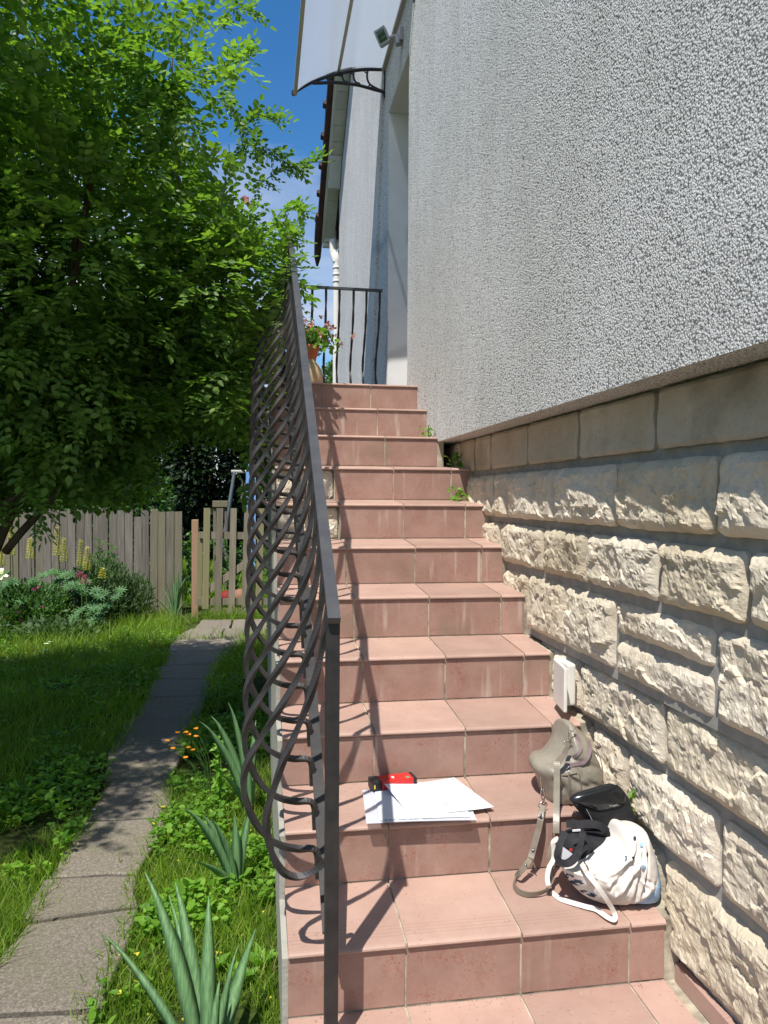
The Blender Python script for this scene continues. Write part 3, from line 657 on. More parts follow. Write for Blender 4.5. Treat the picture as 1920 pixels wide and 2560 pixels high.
# white electrical box with its lid hanging open
BX = thing('junction_box', (1.25, .98, .64), 'white plastic junction box with a loose lid on the stone wall beside the steps', 'junction box')
ya_, yb_ = at(1418, 1690, X=1.243).y, at(1388, 1690, X=1.243).y; b1 = G(); b1.box(1.243, 1.275, ya_, yb_, .585, .728, bev=.008); b1.build('casing', M['white'], BX)
b2 = G(); t_ = G(); t_.box(-.006, .006, -.078, .078, -.074, .074, bev=.004); Rm2 = Matrix.Rotation(math.radians(-9), 3, 'Z')
b2.add([Vector((1.224, (at(1427, 1690, X=1.224).y+at(1376, 1690, X=1.224).y)/2, .655))+Rm2@v for v in map(Vector, t_.v)], t_.f); b2.build('lid', M['white'], BX)

# ================================================================== RAILINGS
RA = thing('stair_railing', (.375, .17, 0), 'dark wrought iron stair railing with bellied twisted bars on the open side', 'railing')
sl = r_/g_
hr = G(); n_ = Vector((0, -sl, 1)).normalized()
def rail_bar(g, p0, p1, hx, hz):
    p0, p1 = Vector(p0), Vector(p1); t = (p1-p0).normalized(); sd = t.cross(Vector((0, 0, 1))).normalized() ; up = sd.cross(t)
    g.add([p+sd*a*hx+up*b*hz for p in (p0, p1) for a, b in ((-1, -1), (1, -1), (1, 1), (-1, 1))], [(0, 1, 2, 3), (7, 6, 5, 4), (0, 4, 5, 1), (1, 5, 6, 2), (2, 6, 7, 3), (3, 7, 4, 0)])
HX = .3755; hh = .930
zc_ = lambda y: sl*y+hh
rail_bar(hr, (HX, .135, zc_(.135)-.004), (HX, 1.30, zc_(1.30)-.004), .0145, .0085); rail_bar(hr, (HX, 1.3025, zc_(1.3025)-.004), (HX, 2.93, zc_(2.93)-.004), .0145, .0085)
ZT = zc_(2.93)-.004
rail_bar(hr, (HX, 2.931, ZT), (HX, 4.07, ZT), .0145, .0085)
hr.build('handrail', M['iron_top'], RA)
po = G(); po.box(.3595, .3905, .150, .182, .004, zc_(.166)-.012, bev=.0015); po.build('post', M['iron'], RA)
po = G(); po.box(.3625, .3885, 3.02, 3.046, Z(11), ZT-.009, bev=.001); po.build('post', M['iron'], RA)
po = G(); po.box(.3625, .3885, 4.042, 4.068, Z(11), ZT-.009, bev=.001); po.build('post', M['iron'], RA)
bb = G(); zb_ = lambda y: sl*y+.155
rail_bar(bb, (.372, -.0+.184, zb_(.184)), (.372, 2.93, zb_(2.93)), .0155, .0045); rail_bar(bb, (.372, 2.932, zb_(2.93)), (.372, 4.04, zb_(2.93)), .0155, .0045)
bb.build('bottom_rail', M['iron'], RA)
def bar_mesh(P, name):
    g = G(); q = resample(spline(P if len(P[0]) == 3 else [(x, 0, z) for x, z in P], 8), .009)
    # square bar, twisted along its belly
    g.tube(q, .0094, 4, twist=.085); o = g.build(name, M['iron']); return o
prof1 = [(.356, .318), (.356, .345), (.3555, .372), (.350, .389), (.335, .395), (.305, .396), (.262, .408), (.227, .433), (.197, .475), (.177, .528), (.171, .568), (.177, .607), (.190, .640), (.209, .672), (.234, .712), (.264, .758), (.300, .820), (.330, .884), (.352, .955), (.364, 1.03), (.370, 1.112)]
b0 = bar_mesh([(x-.375, .0, z-.396) for x, z in prof1], 'baluster')
def put(o, par, loc, rz=0):
    o.parent = par; o.matrix_parent_inverse = Matrix.Translation(-WLOC[par.name]); o.location = loc; o.rotation_euler = (0, 0, rz); return o
ys = [.325+.1135*i for i in range(23)]
first = True
for y in ys:
    o = b0 if first else b0.copy()
    if not first: COL.objects.link(o)
    first = False; put(o, RA, (.375, y, .396+sl*(y-.30)))
for i in range(10):
    o = b0.copy(); COL.objects.link(o); put(o, RA, (.375, 2.99+i*.108, .396+ZT-1.1225))
b1o = bar_mesh([(x-.375, 0, z-.43) for x, z in [(.372, .440), (.345, .418), (.312, .403), (.288, .404), (.264, .418), (.242, .455), (.228, .509), (.229, .566), (.245, .618), (.265, .678), (.285, .722), (.303, .765), (.323, .815), (.339, .868), (.351, .92), (.364, .99), (.371, 1.05)]], 'baluster')
put(b1o, RA, (.375, .205, .43))
LR = thing('landing_railing', (.75, 4.07, Z(11)), 'low dark iron railing closing the back of the top landing beside the flower pot', 'railing')
lr = G(); rail_bar(lr, (.391, 4.075, ZT+.002), (1.108, 4.075, ZT-.002), .0145, .0085); lr.build('handrail', M['iron_top'], LR)
lr = G(); rail_bar(lr, (.391, 4.075, Z(11)+.12), (1.108, 4.075, Z(11)+.12), .0145, .0045); lr.build('bottom_rail', M['iron'], LR)
for x in (.485, .585, .687, .787, .893, .99, 1.09):
    o = b0.copy(); COL.objects.link(o); put(o, LR, (x, 4.075, .396+ZT-1.1225), math.radians(-90))
#@@PART3
# ================================================================== ROSE TREE (climbing rose grown to a small tree)
def in_crowd(P, c, r): return (((P-np.array(c))/np.array(r))**2).sum(1)
RT = thing('rose_tree', (-1.55, 3.3, GZ), 'big leafy green tree with small toothed leaves leaning towards the stair railing', 'tree')
CL = [  # centre, radii, number of sprays, shell
 ((-1.45, 4.75, 3.15), (1.45, 1.15, 1.55), 3600, .45),
 ((-2.0, 4.1, 4.6), (1.35, 1.35, 1.2), 1900, .35),
 ((-.15, 4.65, 2.95), (.42, .75, .85), 900, .3),
 ((-.05, 4.75, 2.2), (.30, .7, .75), 650, .3),
 ((-1.1, 5.3, 2.05), (1.3, .9, .75), 2300, .35),
 ((-2.6, 5.2, 1.9), (1.2, .9, .95), 1500, .35),
 ((-.45, 4.35, 4.35), (.42, .6, .85), 330, .1),
 ((-2.9, 2.1, 4.0), (1.35, 1.35, .75), 1500, .2),
 ((-1.35, 2.6, 4.65), (.8, .9, .55), 500, .1),
 ((-.25, 4.9, 1.65), (.35, .6, .45), 420, .2)]
ch = []
KS = .68
CL = [(tuple(CAM+(Vector(c)-CAM)*KS), tuple(x*KS*(1, 1.12, 1)[j] for j, x in enumerate(r)), n, sh) for c, r, n, sh in CL]
CL += [((-1.75, 3.6, 1.35), (.55, .4, .3), 700, .1), ((-1.95, 1.5, 2.9), (.8, 1.0, .8), 1700, .1), ((-1.75, 3.3, 2.4), (.8, .8, 1.0), 2200, .1), ((-2.4, 2.3, 2.6), (.8, .9, .9), 1700, .1), ((-2.6, 3.4, 2.2), (.8, .8, .8), 1300, .1),
       ((.12, 3.05, 2.52), (.16, .45, .30), 260, .1), ((-.05, 3.2, 2.1), (.2, .5, .45), 420, .1), ((-.3, 3.3, 1.6), (.35, .6, .45), 700, .1), ((-.9, 3.6, 1.55), (.8, .5, .4), 1500, .1), ((-1.9, 3.4, 1.6), (.7, .5, .4), 1000, .1),
       ((-.55, 3.3, 2.3), (.6, .45, .9), 1500, .1), ((-1.45, 3.75, 2.75), (1.2, .5, 1.1), 2400, .1), ((-1.1, 3.3, 3.3), (.8, .4, .5), 700, .1)]
for c, r, n, sh in CL:
    P, d = ellipsoid_pts(c, r, n, sh)
    w = np.array([noise.noise(Vector(p)*3.1)+.5*noise.noise(Vector(p)*7) for p in P]); P = P+d*(w*.30)[:, None]; keep = w > -.55; P, d = P[keep], d[keep]
    keep = ~((P[:, 0] > .25) & (P[:, 2] < 2.3)) & (P[:, 2] > np.where(P[:, 0] < -1.15, 1.16, 1.36)+.05*rng.normal(size=len(P))) & ~((P[:, 0] > -.52+.05*rng.normal(size=len(P))) & (P[:, 2] < 1.72) & (P[:, 0] < .1)); P, d = P[keep], d[keep]
    ch += sprays(P, d*.8+rdir(len(P))*.7+np.array([0, -.25, .1]), 7, .125, .043, .5)
# long shoots reaching out of the crown
shoots = []
for (u0, v0, u1, v1, yy) in ((640, 470, 795, 405, 4.3), (600, 330, 690, 300, 4.2), (560, 200, 620, 130, 4.3), (540, 60, 635, 30, 4.4), (620, 380, 730, 420, 4.4), (680, 560, 752, 530, 3.6), (690, 620, 748, 600, 3.5), (300, 250, 330, 120, 4.0), (660, 720, 735, 700, 3.5), (520, 250, 600, 300, 4.2),
                             (430, 500, 440, 690, 3.6), (60, 700, 90, 590, 3.7), (250, 850, 330, 960, 3.5), (100, 960, 200, 970, 3.4), (470, 960, 500, 900, 3.8), (60, 1180, 110, 1310, 3.0), (690, 850, 700, 700, 3.9), (560, 420, 640, 360, 4.3), (700, 790, 745, 830, 3.3)):
    yy = 1.0+(yy-1.0)*.70; a = at(u0, v0, Y=yy+.25); b = at(u1, v1, Y=yy); m_ = (a+b)/2+Vector((0, 0, .06)); q = spline([a, m_, b], 6); shoots.append(q)
    P = np.array([list(p) for p in q]*2); D = np.tile(np.array(list((b-a).normalized())), (len(P), 1))*.7+rdir(len(P))*.7
    ch += sprays(P, D, 7, .10, .038, .3)
bulk('crown', ch, M['rose'], RT)
tr = G()
def limb(g, pts, r0, r1, n=8):
    q = spline(pts, 6); k = len(q); g.tube([p+Vector((noise.noise(p*3), noise.noise(p*3+Vector((5, 5, 5))), 0))*.03 for p in q], [r0+(r1-r0)*i/(k-1) for i in range(k)], n)
limb(tr, [(-1.55, 3.3, GZ-.05), (-1.5, 3.3, .6), (-1.2, 3.25, 1.3), (-.95, 3.1, 2.0), (-.8, 2.9, 2.8)], .036, .016, 10)
tr.build('trunk', M['bark'], RT, True)
for pts, a, b in ([[(-1.3, 3.28, .95), (-.9, 3.1, 1.4), (-.5, 3.1, 1.8), (-.15, 3.1, 2.2)], .025, .008], [[(-1.5, 3.3, .6), (-1.8, 2.9, 1.5), (-1.9, 2.3, 2.6), (-1.9, 1.8, 3.2)], .03, .012],
                  [[(-1.0, 3.1, 1.9), tuple(at(235, 420, Y=2.8)), tuple(at(220, 190, Y=2.6)), tuple(at(300, 60, Y=2.5))], .018, .010], [[tuple(at(425, 30, Y=2.55)), tuple(at(432, 250, Y=2.45)), tuple(at(440, 450, Y=2.4)), tuple(at(445, 690, Y=2.35))], .004, .002],
                  [[tuple(at(-40, 1290, Y=2.9)), tuple(at(90, 1200, Y=3.0)), tuple(at(180, 1080, Y=3.1)), tuple(at(230, 960, Y=3.2))], .018, .010]):
    g = G(); limb(g, pts, a, b); g.build('branch', M['bark'], RT, True)
for q in shoots: g = G(); g.tube(q, .003, 5); g.build('shoot', M['stem'], RT)
P = np.array([list(at(*q, Y=yy)) for q, yy in (((622, 500), 2.4),)])
bulk('blossom', [foliage(np.repeat(P, 6, 0)+rdir(6)*.012, rdir(6), rdir(6), .026, .022, 'round')], M['pinkf'], RT)

# ================================================================== BACKGROUND VEGETATION
def bushy(name, loc, ells, mat, label, cat, n, ls, leafw=.6, trunk=None, group=None, flat=.0, tpl='leaf', barkm='bark'):
    t = thing(name, loc, label, cat, group); ch = []
    for c, r in ells:
        vol = (r[0]*r[1]+r[0]*r[2]+r[1]*r[2]); k = int(n*vol); P, d = ellipsoid_pts(c, r, k, .6)
        w = np.array([noise.noise(Vector(p)*1.9) for p in P]); P = P+d*(w*.30*min(r))[:, None]
        l = rng.uniform(.7, 1.3, len(P))*ls; ch.append(foliage(P, d+rdir(len(P))*.8, d+rdir(len(P))*.7+np.array([0, 0, .6]), l, l*leafw, tpl))
    bulk('foliage', ch, mat, t)
    if trunk:
        g = G(); limb(g, trunk, .10, .04, 8); g.build('trunk', M[barkm], t, True)
    return t
bushy('evergreen_hedge', (-3.6, 9.6, GZ), [((-4.6, 9.8, 1.9), (1.6, .9, 2.2)), ((-2.5, 9.9, 1.9), (1.3, .8, 2.3)), ((-6.8, 9.8, 1.9), (1.7, .9, 2.2))], M['dark'], 'evergreen hedge coloured dark as in canopy shade, standing tall behind the board fence', 'hedge', 2600, .11, .6, tpl='dia')
bushy('shrub', (-1.35, 8.6, GZ), [((-1.45, 8.7, .85), (.65, .5, .95)), ((-2.2, 8.6, .9), (.5, .4, .75))], M['mid'], 'leafy shrub just behind the board fence with shoots over its top', 'shrub', 2200, .07, .6)
bushy('evergreen_tree', (-.5, 14.3, GZ), [((-.75, 14.6, 2.0), (1.0, 1.0, 2.2)), ((-2.0, 15.4, 2.2), (1.0, .9, 2.2))], M['dark'], 'dark evergreen tree beyond the gate left of the golden conifer', 'tree', 2600, .13, .6, [(-.8, 14.6, GZ), (-.8, 14.6, 1), (-.8, 14.6, 2.5)], tpl='dia')
bushy('golden_conifer', (.75, 15.5, GZ), [((.75, 15.5, 1.3), (.75, .8, 1.4)), ((.8, 15.5, 2.5), (.62, .7, 1.3)), ((.8, 15.5, 3.6), (.4, .45, .9))], M['yellow'], 'yellow green conifer beyond the gate behind the swing', 'tree', 3200, .12, .45, [(.78, 15.5, GZ), (.78, 15.5, 2), (.78, 15.5, 3.5)], tpl='dia')
bushy('conifer', (2.3, 17.0, GZ), [((2.3, 17.0, 1.5), (1.0, .9, 1.7)), ((2.3, 17, 3.3), (.8, .8, 1.6))], M['mid'], 'tall green conifer seen behind the flower pot on the landing', 'tree', 2600, .12, .5, [(2.3, 17, GZ), (2.3, 17, 2), (2.3, 17, 4)], tpl='dia')
for x, y, hgt in ((-.15, 8.6, .75), (.2, 8.9, .6), (-.62, 8.4, .85), (.55, 9.4, .65)):
    t = thing('raspberry_bush', (x, y, GZ), {-.15: 'bright green fruit bush behind the middle of the gate', .2: 'bright green fruit bush behind the right end of the gate', -.62: 'leafy green fruit bush beside the reddish gate post', .55: 'green fruit bush beyond the gate behind the railing bars'}[x], 'bush', 'fruit bushes behind the gate')
    g = G(); ch = []
    for k in range(7):
        a = rng.uniform(0, 6.28); top = Vector((x+.22*math.cos(a), y+.2*math.sin(a), GZ+hgt*rng.uniform(.8, 1.25))); q = spline([(x, y, GZ), ((x+top.x)/2, (y+top.y)/2, GZ+hgt*.6), tuple(top)], 5)
        g.tube(q, .005, 5); P = np.repeat(np.array([list(p) for p in q[2:]]), 5, 0); ch.append(foliage(P, rdir(len(P))*1+np.array([0, 0, .2]), rdir(len(P))*.5+np.array([0, -.3, 1]), rng.uniform(.05, .09, len(P)), .045))
    bulk('foliage', ch, M['mid'], t); g.build('stem', M['stem'], t)

# ================================================================== FENCE AND GATE
FA = Vector((-.70, 7.60)); FD = Vector((-.986, .165)).normalized(); FN = Vector((FD.y, -FD.x))
FE = thing('board_fence', (-1.9, 7.8, GZ), 'weathered grey board fence of close upright planks behind the flower bed', 'fence')
tops = [1.105, 1.105, 1.10, 1.135, 1.12, 1.04, 1.12, 1.115, 1.11, 1.135, 1.15, 1.115, 1.145, 1.13, 1.10, 1.14, 1.13, 1.15, 1.155, 1.14, 1.12, 1.14, 1.12, 1.10, 1.12, 1.14, 1.1, 1.13]
for i, tz in enumerate(tops):
    a = FA+FD*(.0965*i); w = .0885; off = .006*math.sin(i*4.1); tilt = .006*math.sin(i*2.7)
    c = [a+FN*(off), a+FD*w+FN*off, a+FD*w+FN*(off+.018), a+FN*(off+.018)]
    g = G(); g.add([(p.x, p.y, GZ-.02) for p in c]+[(p.x+tilt, p.y, tz+(.004 if q in (0, 3) else 0)) for q, p in enumerate(c)], [(0, 3, 2, 1), (4, 5, 6, 7), (0, 1, 5, 4), (1, 2, 6, 5), (2, 3, 7, 6), (3, 0, 4, 7)])
    g.build('plank', M['fence'], FE)
for z in (.25, .85):
    g = G(); a = FA+FN*.03; b = FA+FD*2.7+FN*.03; c = [a, b, b+FN*.035, a+FN*.035]; g.prism_z([(p.x, p.y) for p in c], z, z+.07); g.build('rail', M['fence'], FE)
GPx = at(487, 1500, Y=7.42); g = G(); 
gp = [at(479.5, 1530, Y=7.42), at(496, 1530, Y=7.42)]
g.box(gp[0].x, gp[1].x, 7.38, 7.46, GZ-.05, at(487, 1299, Y=7.42).z, bev=.006); tag(g.build('gate_post', M['post']), 'reddish brown wooden gate post between the board fence and the gate', 'post')
GA = thing('picket_gate', (-.1, 7.25, GZ), 'low wooden picket gate with a diagonal brace at the end of the path', 'gate')
for i, (u, ut, v0) in enumerate(((513, 517.5, 1523), (544, 550, 1547), (578, 584, 1547), (611, 619, 1545), (645, 653, 1543), (680, 688, 1543))):
    yy = 7.22; b = at(u, v0, Y=yy); tp = at(ut, 1270+i*.3, Y=yy); hw = .036; g = G()
    c0 = [(b.x-hw, yy), (b.x+hw, yy), (b.x+hw, yy+.02), (b.x-hw, yy+.02)]; dx = tp.x-b.x
    g.add([(x, y, b.z) for x, y in c0]+[(x+dx, y, tp.z) for x, y in c0], [(0, 3, 2, 1), (4, 5, 6, 7), (0, 1, 5, 4), (1, 2, 6, 5), (2, 3, 7, 6), (3, 0, 4, 7)]); g.build('picket', M['gate'], GA)
def gbar(name, u0, v0, u1, v1, u2, v2, u3, v3, yy, th=.022):
    q = [at(*p, Y=yy) for p in ((u0, v0), (u1, v1), (u2, v2), (u3, v3))]; g = G()
    g.add([(p.x, yy+d, p.z) for d in (0, th) for p in q], [(0, 1, 2, 3), (7, 6, 5, 4), (0, 4, 5, 1), (1, 5, 6, 2), (2, 6, 7, 3), (3, 7, 4, 0)]); g.build(name, M['gate'], GA)
gbar('rail', 498, 1346, 498, 1329, 720, 1332, 720, 1350, 7.245); gbar('rail', 494, 1513, 494, 1496, 720, 1496, 720, 1512, 7.245); gbar('rail', 516, 1535, 516, 1521, 720, 1521, 720, 1534, 7.247)
gbar('stile', 491, 1512, 494, 1330, 507, 1330, 504, 1512, 7.27); gbar('brace', 524, 1483, 524, 1462, 632, 1385, 632, 1405, 7.2435, .0015+.02)

# ================================================================== BEYOND THE FENCE
HB = thing('neighbour_house', (-1.6, 18, GZ), 'distant white house corner with a pale green pillar beyond the fence', 'house')
a = at(415, 1090, Y=18); b = at(500, 1150, Y=18); g = G(); g.box(a.x-2.2, b.x, 18, 22, b.z-.2, 3.6); g.build('wall', M['smooth'], HB)
g = G(); g.box(a.x-2.2, b.x, 17.98, 22, GZ, b.z-.21); g.build('base_wall', simple('dark_base', (.10, .11, .13), (.15, .155, .17), 6), HB)
a = at(499, 1100, Y=17.9); b = at(514, 1252, Y=17.9); g = G(); g.box(a.x, b.x, 17.85, 17.97, b.z, 3.6, bev=.01); g.build('pillar', simple('pale_green_paint', (.36, .44, .40)), HB)
g = G(); g.prism_x([(17.4, 3.5), (22.4, 3.5), (20, 5.2)], a.x-2.6, b.x+.5); g.build('roof', M['tile_brown'], HB)
SHD = thing('shed', (-5.6, 16, GZ), 'small pale shed with wire mesh seen past the left end of the fence', 'shed')
a = at(60, 1210, Y=15); b = at(132, 1290, Y=15); g = G(); g.box(a.x-.6, b.x, 15, 17, GZ, a.z+.05); g.build('wall', simple('pale_shed', (.62, .60, .58), (.5, .48, .45), 4), SHD)
g = G(); g.prism_x([(14.8, a.z+.05), (17.2, a.z+.05), (17.2, a.z+.5), (14.8, a.z+.12)], a.x-.8, b.x+.15); g.build('roof', M['tile_brown'], SHD)
g = G()
for q in range(16): x = a.x+(b.x-a.x)*q/15; g.tube([(x, 14.97, .5), (x, 14.97, a.z)], .006, 4)
g.build('wire_mesh', M['lampgrey'], SHD)
for i, (u, lb) in enumerate(((8, 'turquoise metal post left of the board fence nearest the photo edge'), (33, 'turquoise metal post closest to the left end of the board fence'))):
    a = at(u, 1500, Y=8.6); g = G(); g.tube([(a.x, 8.6, GZ), (a.x, 8.6, at(u, 1280, Y=8.6).z)], .022, 8); g.box(a.x-.02, a.x+.02, 8.58, 8.62, at(u, 1278, Y=8.6).z, at(u, 1272, Y=8.6).z)
    tag(g.build('metal_post', simple('turquoise_paint', (.03, .22, .22))), lb, 'post', 'turquoise posts')
SW = thing('swing_set', (.1, 13, GZ), 'garden swing set with a grey crossbar and a blue upright board', 'swing set')
def px(u, v, y=13): return at(u, v, Y=y)
g = G(); g.tube([px(578, 1179), px(760, 1181)], .035, 8); g.build('crossbar', simple('grey_beam', (.42, .40, .36)), SW)
for u1, y1 in ((556, 12.4), (600, 13.7)):
    g = G(); tp = px(586, 1180); bt = px(545 if y1 < 13 else 556, 1330, y1); bt.z = GZ; g.tube([tp, bt], .03, 8); g.build('leg', simple('steel_leg', (.09, .11, .13)), SW)
for y1 in (12.4, 13.7): g = G(); tp = px(750, 1181); g.tube([tp, Vector((tp.x+.25, y1, GZ))], .03, 8); g.build('leg', simple('steel_leg', (.09, .11, .13)), SW)
a = px(615, 1162, 12.7); b = px(639, 1390, 12.7); g = G(); 
g.add([(a.x, 12.7, GZ), (b.x, 12.7, GZ), (b.x, 12.7, a.z-.02), (b.x-.03, 12.7, a.z+.0), (a.x+.07, 12.7, a.z-.01), (a.x+.02, 12.7, a.z+.06), (a.x, 12.7, a.z-.02)]+[(x, 12.74, z) for x, z in ((a.x, GZ), (b.x, GZ), (b.x, a.z-.02), (b.x-.03, a.z), (a.x+.07, a.z-.01), (a.x+.02, a.z+.06), (a.x, a.z-.02))],
      [(0, 1, 2, 3, 4, 5, 6), (13, 12, 11, 10, 9, 8, 7)]+[(i, i+7, (i+1) % 7+7, (i+1) % 7) for i in range(7)]); g.build('blue_board', simple('blue_paint', (.16, .36, .72), (.20, .42, .78), 5), SW)
for u in (655, 676):
    g = G(); g.tube([px(u, 1181), px(u+1, 1256)], .006, 5); g.build('rope', M['whitef'], SW)
g = G(); c = px(681, 1257); g.box(c.x-.16, c.x+.09, 12.9, 13.1, c.z-.015, c.z+.015, bev=.01); g.build('seat', simple('pink_plastic', (.75, .08, .16), rough=.4), SW)
for i, u in enumerate((604, 613, 617)):
    g = G(); q = [px(u+2.2*math.sin(k*.55+i), 1200+k*2.4, 12.8) for k in range(24)]; g.ribbon(q, .03, .002, (1, 0, 0))
    tag(g.build('spiral_spinner', M['chrome']), ('twisted silver garden spinner farthest from the blue board', 'middle one of three twisted silver garden spinners', 'twisted silver garden spinner touching the blue board edge')[i], 'wind spinner', 'silver spinners hanging by the swing')
g = G(); a = at(531, 1268, Y=9.6); b = at(570, 1252, Y=9.6); g.box(a.x, b.x, 9.6, 9.8, a.z, b.z, bev=.008); 
tb = thing('wooden_table', (a.x+.1, 9.7, GZ), 'grey wooden table top standing behind the gate pickets', 'table'); g.build('tabletop', M['fence'], tb)
for x in (a.x+.03, b.x-.03): g = G(); g.box(x-.02, x+.02, 9.63, 9.67, GZ, a.z); g.build('leg', M['fence'], tb)
for u, v, r0, mt, lb in ((567, 1487,   .10, simple('dull_red_ball', (.20, .02, .015)), 'red ball lying on the lawn behind the gate'), (600, 1490, .11, simple('brown_ball', (.25, .13, .08)), 'brown ball lying on the lawn right of the red one')):
    c = at(u, 1515, Z=GZ); g = G(); g.lathe([(r0*math.sin(math.pi*k/12)+1e-4, r0-r0*math.cos(math.pi*k/12)) for k in range(13)], (c.x, c.y, GZ), 18); tag(g.build('ball', mt, smooth=True), lb, 'ball')

# ================================================================== GARDEN PLANTS
def iris(base, tips, label, wid=.03, group='iris clumps'):
    """sword leaves from one base; tips are world points"""
    t = thing('iris_clump', base, label, 'iris', group); b = Vector(base)
    for i, (tp, w) in enumerate(tips):
        tp = Vector(tp); h = tp-b; fan = Vector((h.x*.12, h.y*.12, 0)); mid = b+Vector((h.x*.42, h.y*.42, h.z*.60)); 
        q = spline([b+fan*.4, b+Vector((h.x*.15, h.y*.15, h.z*.3))+fan*.3, mid, b+Vector((h.x*.76, h.y*.76, h.z*.88)), tp], 5); k = len(q)
        ws = [max(.0012, 1.10*w*(.75+.35*math.sin(math.pi*min(1, j/(k*.75)))) * min(1, (k-1-j)/(k*.42))**.8) for j in range(k)]
        side = Vector((.94, -.25+.35*math.sin(i*2.1), 0)); g = G(); vs = []
        for j, p in enumerate(q):
            tt = (q[min(j+1, k-1)]-q[max(j-1, 0)]).normalized(); sd = (side-tt*side.dot(tt)).normalized(); nr = tt.cross(sd); W_ = ws[j]/2
            for a, c in ((-1, 0), (-.5, .0016), (0, .0008), (.5, .0016), (1, 0), (0, -.0008)): vs.append(p+sd*a*W_+nr*c*min(1, ws[j]/.02))
        fs = [(j*6+a, j*6+(a+1) % 6, (j+1)*6+(a+1) % 6, (j+1)*6+a) for j in range(k-1) for a in range(6)]
        g.add(vs, fs); g.build('leaf', M['iris'], t, True)
    return t
def tipsat(L, y): return [(tuple(at(u, v, Y=y+dy)), w) for u, v, w, dy in L]
iris(tuple(at(520, 2760, Z=GZ)), tipsat([(258, 2335, .020, .02), (362, 2180, .030, .03), (422, 2238, .024, .10), (438, 2205, .034, .05), (522, 2238, .032, .0), (640, 2320, .036, .10), (596, 2362, .016, -.08), (550, 2448, .020, -.12), (690, 2560, .026, -.1), (512, 2425, .018, -.05)], .40), 'big grey green iris clump nearest the camera at the foot of the steps')
iris((.135, 1.12, GZ), tipsat([(458, 2020, .034, 0), (506, 2038, .030, .03), (526, 2046, .028, -.03), (586, 2040, .028, .05), (480, 2155, .024, -.08), (630, 2010, .026, .1)], 1.12), 'iris clump with broad blades in the grass beside the lowest railing scroll')
iris((.17, 1.75, GZ), tipsat([(497, 1802, .030, 0), (528, 1790, .030, .04), (570, 1755, .032, .05), (548, 1935, .026, -.1), (640, 1800, .028, .12), (615, 1850, .026, -.05)], 1.75), 'iris clump growing against the stair flank behind the orange flowers')
iris((-.72, 7.05, GZ), tipsat([(440, 1440, .030, 0), (447, 1425, .030, 0), (430, 1432, .028, .04), (457, 1432, .026, 0), (466, 1442, .03, .05), (412, 1450, .022, 0), (468, 1500, .022, -.1), (405, 1470, .024, .1), (380, 1490, .022, .1), (450, 1450, .026, -.1)], 7.05), 'iris clump standing in front of the board fence beside the gate post')

HK = thing('hawkweed', (-.02, 1.95, GZ), 'cluster of small orange flowers on thin stems beside the path', 'flower'); sg3 = G(); hf_ = []
for (u, v) in ((418, 1853), (432, 1872), (444, 1833), (465, 1832), (471, 1870), (490, 1823), (464, 1895), (472, 1838), (490, 1842), (482, 1876)):
    tp = at(u, v, Y=1.86); b = Vector((-.03+.05*random.random(), 1.93, GZ)); sg3.tube(spline([b, b.lerp(tp, .55)+Vector((.03, 0, .01)), tp], 6), .0016, 5)
    n = 16; a = np.linspace(0, 6.28, n, endpoint=False)+rng.random(n)*.3; D = np.stack([np.cos(a), np.sin(a)*.8-.3, np.full(n, .25)+rng.random(n)*.3], 1); bulk('flower', [foliage(np.tile(np.array(list(tp)), (n, 1)), D, np.tile([0, -.5, 1.], (n, 1)), .0125, .0055, 'dia')], M['orange'], HK)
sg3.build('stem', M['stem'], HK)
# feathery weed next to the hawkweed and a tall grass head
WD = thing('leafy_weed', (.03, 1.8, GZ), 'upright weed with lobed leaves between the orange flowers and the irises', 'weed'); g = G(); tp = at(548, 1850, Y=1.8); g.tube(spline([(.03, 1.8, GZ), (.045, 1.8, .05), tuple(tp)], 6), .003, 5); g.build('stem', M['stem'], WD)
P = np.array([list(Vector((.03, 1.8, GZ)).lerp(tp, t)) for t in np.linspace(.15, 1, 90)]); bulk('foliage', [foliage(P+rdir(90)*.008, rdir(90)+np.array([0, 0, .3]), rdir(90)*.5+np.array([0, -.3, 1]), rng.uniform(.02, .05, 90), .018)], M['weed'], WD)

def lupin(u, v, yy, h, label, mat='paleyellow', seed=0, base_leaves=True, spikes=1):
    tip = at(u, v, Y=yy); b = Vector((tip.x, yy+.02, GZ)); t = thing('lupin', tuple(b), label, 'lupin', 'lupins in the flower bed')
    g = G(); g.tube(spline([b, b.lerp(tip, .5)+Vector((.015, 0, 0)), tip], 5), .004, 5); g.build('stem', M['stem'], t)
    n = int(h*420); f = np.linspace(0, 1, n); a = f*n*.9; rad = .030*(1-.75*f)+.003
    P = np.stack([tip.x+rad*np.cos(a)*.4, yy+rad*np.sin(a)*.4, tip.z-h*(1-f)], 1); D = np.stack([np.cos(a), np.sin(a), np.full(n, .25)], 1)
    bulk('flower_spike', [foliage(P, D, rdir(n)*.3+np.array([0, 0, 1.]), rad+.012, .017, 'leaf')], M[mat], t)
    if base_leaves:
        P, D, N = [], [], []
        for k in range(16):
            c = b+Vector((rng.normal()*.13, rng.normal()*.10-.05, rng.uniform(.15, .72)*(tip.z-h-GZ)+.05)); nrm = Vector((rng.normal()*.3, -.55, .8)).normalized(); s1 = nrm.cross(Vector((0, 0, 1))).normalized(); s2 = nrm.cross(s1)
            for q in range(10): an = q*.628; P.append(list(c)); D.append(list(s1*math.cos(an)+s2*math.sin(an)+nrm*.15)); N.append(list(nrm))
        bulk('leaves', [foliage(np.array(P), np.array(D), np.array(N), .075, .019)], M['lupin'], t)
